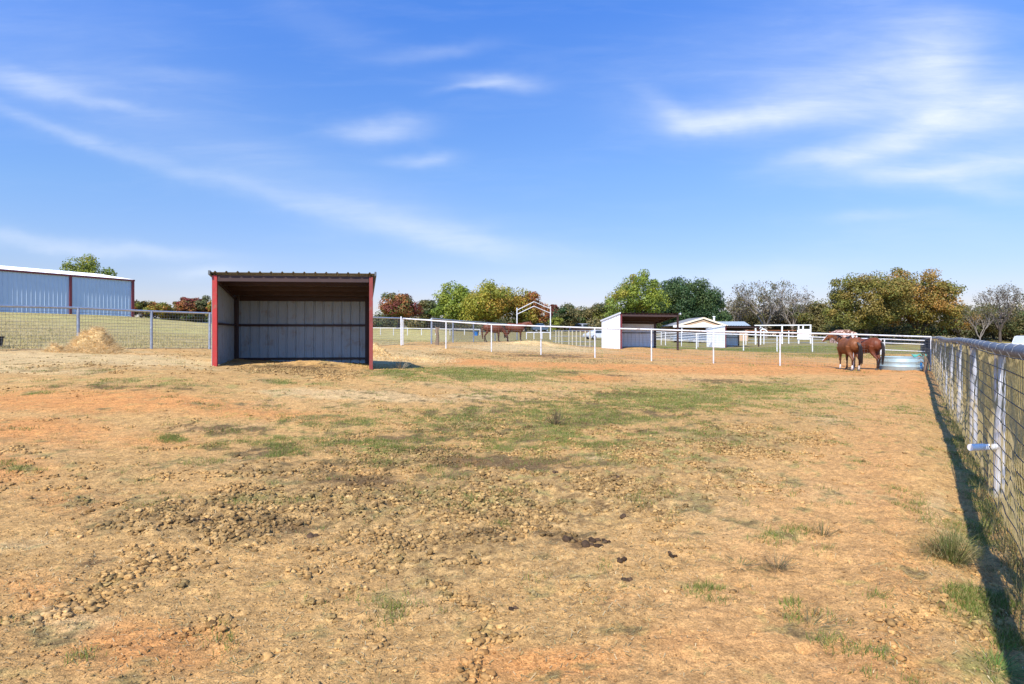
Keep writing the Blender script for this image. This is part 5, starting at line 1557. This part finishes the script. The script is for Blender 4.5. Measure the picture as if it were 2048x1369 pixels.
# gate arch
Y = 66.0; X0, X1 = PX(1034, Y), PX(1101, Y + 1); g0, g1 = H(X0, Y), H(X1, Y + 1)
t = thing('gate_arch', ((X0 + X1) / 2, Y, min(g0, g1)), 'tall white pipe gate arch with a double peaked top', 'gate arch')
for (x, y, g, tp_) in ((X0, Y, g0, 616), (X1, Y + 1, g1, 613)):
    mb = MB(); mb.tube([(x, y, g - .1), (x, y, ZP(tp_, y))], .058, 10); mb.build('post', M['white'], t, smooth=True)
for (pyl, pyp, pyr) in ((621, 604, 618), (629, 613, 627)):
    mb = MB(); mb.tube([(X0, Y, ZP(pyl, Y)), ((X0 + X1) / 2, Y + .5, ZP(pyp, Y + .5)), (X1, Y + 1, ZP(pyr, Y + 1))], .043, 8); mb.build('peaked_rail', M['white'], t)

# steel pen of bars behind the far horses
Y = 54.0
bars = [1112, 1118, 1124, 1138, 1145, 1153, 1161, 1171, 1180]
M['pen'] = mat('weathered_pen_bar', (.42, .38, .26), 0.7, var=0.2)
t = thing('livestock_pen', (PX(1145, Y), Y, H(PX(1145, Y), Y)), 'weathered steel pen panels with upright bars left of the medium shelter', 'pen')
for hz in (.0, .45, .9, 1.25):
    mb = MB(); mb.tube([(PX(b, Y - (b - 1112) * .05), Y - (b - 1112) * .05, ZP(662.5, Y) - hz) for b in (1106, 1145, 1186)], .03, 6); mb.build('rail', M['post_grey'], t)
for i, b in enumerate(bars):
    y = Y - (b - 1112) * .05; x = PX(b, y); mb = MB(); mb.tube([(x, y, H(x, y) - .05), (x, y, ZP(661.5, y))], .065, 8); mb.build('post', M['pen'], t, smooth=True)


# ---------------------------------------------------------------- buildings behind
def gable_house():
    Y = 100.0
    L_, R__ = PX(1362, Y), PX(1441, Y); g = H((L_ + R__) / 2, Y); ze = ZP(652.5, Y); zp = ZP(636.5, Y); xc = PX(1407, Y)
    t = thing('house', ((L_ + R__) / 2, Y, g), 'cream gabled house front with open carport and grey roof behind the white fence', 'house')
    D = 9.0
    mb = MB(); tri = [(L_ + .9, Y, ze + .05), (R__ - .6, Y, ze + .05), (xc, Y, zp - .30)]; b = [(x, y + .15, z) for x, y, z in tri]
    mb.add(tri + b, [(0, 1, 2), (5, 4, 3), (0, 3, 4, 1), (1, 4, 5, 2), (2, 5, 3, 0)]); mb.build('gable', M['cream'], t)
    for (xa, za) in ((L_ - 1.2, ze - .08), (R__ + 1.4, ze - .12)):
        mb = MB(); mb.bar((xa, Y - .10, za), (xc, Y - .10, zp), .22, .26, up=(0, 0, 1)); mb.build('rake_board', M['cream'], t)
        k = 1 if xa < xc else -1
        mb = MB(); mb.bar((xa + k * .9, Y - .03, za - .12), (xc, Y - .03, zp - .42), .10, .16); mb.build('rake_trim', M['tan_trim'], t)
        mb = MB(); mb.add([(xa, Y - .2, za + .12), (xc, Y - .2, zp + .14), (xc, Y + D, zp + .14), (xa, Y + D, za + .12)], [(0, 1, 2, 3)] if k < 0 else [(3, 2, 1, 0)]); mb.build('roof', M['shingle'], t)
    mb = MB(); mb.bar((PX(1346, Y), Y - .12, ze - .05), (R__ + .2, Y - .12, ze - .05), .3, .34); mb.build('porch_beam', M['white_t'], t)
    for px in (1363.5, 1418.5):
        x = PX(px, Y); mb = MB(); mb.bar((x, Y, H(x, Y) - .1), (x, Y, ze - .2), .17, .17, up=(0, 1, 0)); mb.build('column', M['white_t'], t)
    # back wall of the carport, with door and window
    mb = MB(); mb.box(((L_ + R__) / 2, Y + D, (g + ze) / 2), (R__ - L_ + 2, .2, ze - g)); mb.build('carport_wall', M['tan_trim'], t)
    mb = MB(); mb.box((L_ + 2.2, Y + D - .13, g + 1.3), (1.0, .06, 2.1)); mb.build('door', M['maroon'], t)
    # wing to the right with metal roof
    x0, x1 = PX(1441, Y), PX(1508, Y); zr = ZP(643.5, Y + 5); zl = ZP(652.6, Y)
    mb = MB(); ribbed_roof(mb, (x0 - 1, Y + .4, zl), (x1 - .3, Y + .4, zl), (x1 + .3, Y + 5, zr), (x0 - 1, Y + 5, zr), pitch=.45); mb.build('wing_roof', M['roof_blue'], t)
    mb = MB(); ribbed_roof(mb, (x0 - 1, Y + 9.6, zl), (x1 - .3, Y + 9.6, zl), (x1 + .3, Y + 5, zr), (x0 - 1, Y + 5, zr), pitch=.45); mb.build('wing_roof', M['roof_blue'], t)
    mb = MB(); mb.box(((x0 + x1) / 2, Y + 5, (g + zl) / 2 - .1), (x1 - x0 - 1, 7.6, zl - g - .1)); mb.build('wing_wall', M['tan_trim'], t)
    mb = MB(); mb.bar((x0 - .5, Y + .35, zl - .06), (x1 - .3, Y + .35, zl - .06), .08, .18); mb.build('eave_board', M['white_t'], t)
    xm = PX(1428, Y + 3); mb = MB(); mb.tube([(xm, Y + 3, zp - 1.2), (xm, Y + 3, ZP(633, Y + 3))], .16, 10); mb.tube([(xm, Y + 3, ZP(634.5, Y + 3)), (xm, Y + 3, ZP(633, Y + 3))], [.26, .2], 10); mb.build('vent_pipe', M['white_t'], t, smooth=True)


M['white_t'] = mat('white_trim', (.78, .77, .74), 0.6, var=0.03)
M['roof_blue'] = mat('pale_metal_roof', (.42, .48, .50), 0.45, 0.2, var=0.1)
gable_house()


def small_house():
    Y = 150.0; x0, x1 = PX(1144, Y), PX(1190, Y); g = H((x0 + x1) / 2, Y); ze, zr = ZP(656.5, Y), ZP(647.5, Y + 4)
    t = thing('house', ((x0 + x1) / 2, Y, g), 'distant low house with grey roof and pink brick wall left of the medium shelter', 'house')
    mb = MB(); mb.box(((x0 + x1) / 2, Y + 4, (g + ze) / 2 - .2), (x1 - x0, 7.4, ze - g + .4)); mb.build('wall', M['brick_pink'], t)
    for s_ in (0, 1):
        mb = MB(); y0 = Y - .4 if s_ == 0 else Y + 8.4
        mb.add([(x0 - .5, y0, ze - .1), (x1 + .5, y0, ze - .1), (x1 + .5 - .5, Y + 4, zr), (x0 - .5 + 1.2, Y + 4, zr)], [(0, 1, 2, 3)]); mb.build('roof', M['shingle'], t)
    mb = MB(); mb.add([(x0 - .1, Y, ze - .2), (x0 - .1, Y + 8, ze - .2), (x0 + .6, Y + 4, zr - .15)], [(0, 1, 2)]); mb.build('gable', M['white_t'], t)
    for px in (1158, 1172):
        mb = MB(); xx = PX(px, Y); mb.box((xx, Y + .27, g + 1.3), (1.3, .08, 1.1)); mb.build('window', M['dark_glass'], t)


M['brick_pink'] = mat('pink_brick', (.46, .27, .22), 0.85, var=0.1)
small_house()


def stone_hut():
    Y = 95.0; x0, x1 = PX(1675, Y), PX(1713, Y); g = H((x0 + x1) / 2, Y); ze = ZP(666, Y); zp = ZP(660.5, Y); xd = PX(1703, Y)
    t = thing('stone_hut', ((x0 + x1) / 2, Y, g), 'small hut clad in pink flagstone with white corner boards behind the blazed horse', 'hut')
    m, nt, p = nodes('flagstone'); N, L = nt.nodes, nt.links
    tc = N.new('ShaderNodeTexCoord'); vo = N.new('ShaderNodeTexVoronoi'); vo.feature = 'DISTANCE_TO_EDGE'; vo.inputs['Scale'].default_value = 1.7; L.new(tc.outputs['Object'], vo.inputs['Vector'])
    rp = N.new('ShaderNodeValToRGB'); L.new(vo.outputs['Distance'], rp.inputs[0]); rp.color_ramp.elements[0].color = (.16, .07, .04, 1); rp.color_ramp.elements[0].position = .05; rp.color_ramp.elements[1].color = (.66, .42, .33, 1); rp.color_ramp.elements[1].position = .11
    L.new(rp.outputs[0], p.inputs['Base Color']); p.inputs['Roughness'].default_value = .85
    D = 2.4
    xm = (x0 + x1) / 2
    P = [(x0, ze), (x0, g - .1), (x1, g - .1), (x1, ze), (xm + .35, zp), (xm - .35, zp)]
    mb = MB(); f = [(x, Y, z) for x, z in P]; b = [(x, Y + D, z) for x, z in P]; n = len(P)
    mb.add(f + b, [tuple(range(n)), tuple(reversed(range(n, 2 * n)))] + [(i, n + i, n + (i + 1) % n, (i + 1) % n) for i in range(n)]); mb.build('wall', m, t)
    for x in (x0 - .03, x1 + .03, xd):
        mb = MB(); mb.bar((x, Y - .04, g), (x, Y - .04, ze - .05 if x != xd else ze), .09, .07, up=(0, 1, 0)); mb.build('corner_board', M['white_t'], t)
    mb = MB(); mb.box((xm, Y + D / 2, zp + .03), (.9, D + .1, .05)); mb.build('roof_cap', M['tan_trim'], t)


stone_hut()


def arena():
    Y = 86.0; t = thing('arena_frame', (PX(1600, Y), Y, H(PX(1600, Y), Y)), 'white overhead pipe frame with a white board panel right of the smallest shelter', 'pipe frame')
    zt = ZP(651.3, Y); xs = [1511, 1564, 1597, 1606, 1621]
    mb = MB(); mb.bar((PX(1509, Y), Y, zt), (PX(1622.5, Y), Y, zt + .05), .13, .13); mb.build('top_beam', M['white_t'], t)
    for i, a in enumerate(xs):
        x = PX(a, Y); zb = H(x, Y) - .1 if a != 1606 else ZP(660, Y)
        mb = MB(); mb.bar((x, Y, zb), (x, Y, zt - .06), .16 if i < 4 else .14, .16, up=(0, 1, 0)); mb.build('post', M['white_t'], t)
    mb = MB(); xa, xb = PX(1593.5, Y), PX(1618, Y); mb.box(((xa + xb) / 2, Y - .16, (ZP(660.5, Y) + ZP(679.5, Y)) / 2), (xb - xa, .06, ZP(660.5, Y) - ZP(679.5, Y)))
    o = mb.build('board', M['white_t'], t)
    mb = MB(); mb.bar((PX(1597, Y), Y - .02, ZP(659.5, Y)), (PX(1621, Y), Y - .02, ZP(659.5, Y)), .08, .10); mb.build('rail', M['white_t'], t)
    mb = MB(); mb.bar((PX(1492, Y), Y + .4, ZP(661.3, Y)), (PX(1595, Y), Y + .4, ZP(661.3, Y)), .08, .10); mb.build('rusty_rail', M['rust'], t)
    for a in (1494, 1530, 1580):
        x = PX(a, Y); mb = MB(); mb.bar((x, Y + .4, H(x, Y)), (x, Y + .4, ZP(661.9, Y)), .10, .10, up=(0, 1, 0)); mb.build('post', M['white_t'], t)
    for q, a in ((0.55, 679), (0.0, 686)):
        mb = MB(); mb.bar((PX(1500, Y), Y + .9, ZP(a, Y)), (PX(1660, Y), Y + .9, ZP(a, Y)), .05, .06); mb.build('low_rail', M['galv'], t)
    mb = MB(); Y2 = 72.0
    c = [(PX(a, Y2), Y2, ZP(b, Y2)) for a, b in ((1521, 690), (1521.5, 661), (1524, 659), (1528, 659), (1532, 661.5), (1536, 665.5))]
    mb.tube(c, [.07, .07, .08, .08, .07, .05], 8)
    c = [(PX(a, Y2), Y2 + .2, ZP(b, Y2)) for a, b in ((1521, 658), (1522.5, 655), (1525, 655), (1527, 657.5))]
    mb.tube(c, .035, 8)
    tag(mb.build('standpipe', M['white_t'], None, smooth=True), 'white gooseneck pipe curving over beside the smallest shelter post', 'standpipe')


arena()


# ---------------------------------------------------------------- vehicles
def car(label, X, Y, rz, L_, Hh, paint, name='parked_car', truck=False, cat='car', roof=.62):
    z = H(X, Y); t = thing(name, (X, Y, z), label, cat, 'parked vehicles', rz=rz)
    W = 1.8
    h = Hh
    if truck: prof = [(-.5, .30), (-.5, .62), (-.06, .64), (-.03, .96), (.02, 1.0), (.16, 1.0), (.24, .66), (.46, .60), (.5, .48), (.5, .30)]
    else: prof = [(-.5, .28), (-.5, .56), (-.46, .62), (-.36, .66), (-.24, .97), (-.14, 1.0), (.06, 1.0), (.20, .68), (.44, .58), (.5, .46), (.5, .28)]
    P = [(a * L_, b * h) for a, b in prof]; n = len(P); mb = MB()
    rows = []
    for (y, k) in ((-W / 2, 0), (-W / 2 + .12, 1), (W / 2 - .12, 1), (W / 2, 0)):
        rows.append([(x, y * (1 - .14 * (1 if b > .7 * h else 0)), b - (0.03 if not k else 0)) for x, b in P])
    vs = sum(rows, []); fs = []
    for r in range(3):
        for i in range(n): fs.append((r * n + i, r * n + (i + 1) % n, (r + 1) * n + (i + 1) % n, (r + 1) * n + i))
    fs += [tuple(range(n)), tuple(reversed(range(3 * n, 4 * n)))]
    mb.add(vs, fs); mb.build('body', M[paint], t, smooth=True, bevel=.03, local=True)
    for s_ in (-1, 1):
        mb = MB(); yy = s_ * (W / 2 * .86 + .012)
        a0, a1 = (-.01, .19) if truck else (-.30, .16)
        mb.add([(a0 * L_, s_ * .905, .68 * h), (a1 * L_, s_ * .905, .68 * h), ((a1 - (.03 if truck else .07)) * L_, s_ * .808, .93 * h), ((a0 + (.015 if truck else .07)) * L_, s_ * .808, .93 * h)], [(0, 1, 2, 3)]); mb.build('side_window', M['dark_glass'], t, local=True)
        for ax in (-.31, .31):
            mb = MB(); mb.tube([(ax * L_, s_ * (W / 2 - .2), .33), (ax * L_, s_ * (W / 2 + .02), .33)], .33, 20); w_ = mb.build('wheel', M['rubber'], t, smooth=True, local=True)
            mb = MB(); mb.tube([(ax * L_, s_ * (W / 2 + .0), .33), (ax * L_, s_ * (W / 2 + .035), .33)], [.21, .19], 16); o = mb.build('rim', M['chrome'], w_, smooth=True, local=True)
    mb = MB(); k = .2 if truck else .16
    mb.add([((k + .055) * L_, -.72, .69 * h), ((k + .055) * L_, .72, .69 * h), ((k - .035) * L_ , .66, .96 * h), ((k - .035) * L_, -.66, .96 * h)], [(0, 1, 2, 3)]); mb.build('windscreen', M['dark_glass'], t, local=True)
    return t


car('slate blue car under the carport, left of two behind the rail fence', PX(1374, 93.5), 93.5, 0.0, 4.6, 1.45, 'car_blue')
car('slate blue car under the carport, right of two behind the rail fence', PX(1404, 93), 93, math.pi, 4.6, 1.45, 'car_blue')
car('pale car parked beyond the steel pen, just left of the medium shelter', PX(1200, 88), 88, R(20), 4.4, 1.4, 'car_white')
car('white pickup truck cab at the right edge just above the fence pipe', PX(2047, 60), 60, R(8), 5.4, 2.05, 'car_white', 'parked_truck', True, 'truck')
car('slate van far off between the legs of the white gate arch', PX(1082, 138), 138, R(10), 4.0, 1.9, 'car_blue', 'parked_van', False, 'van')
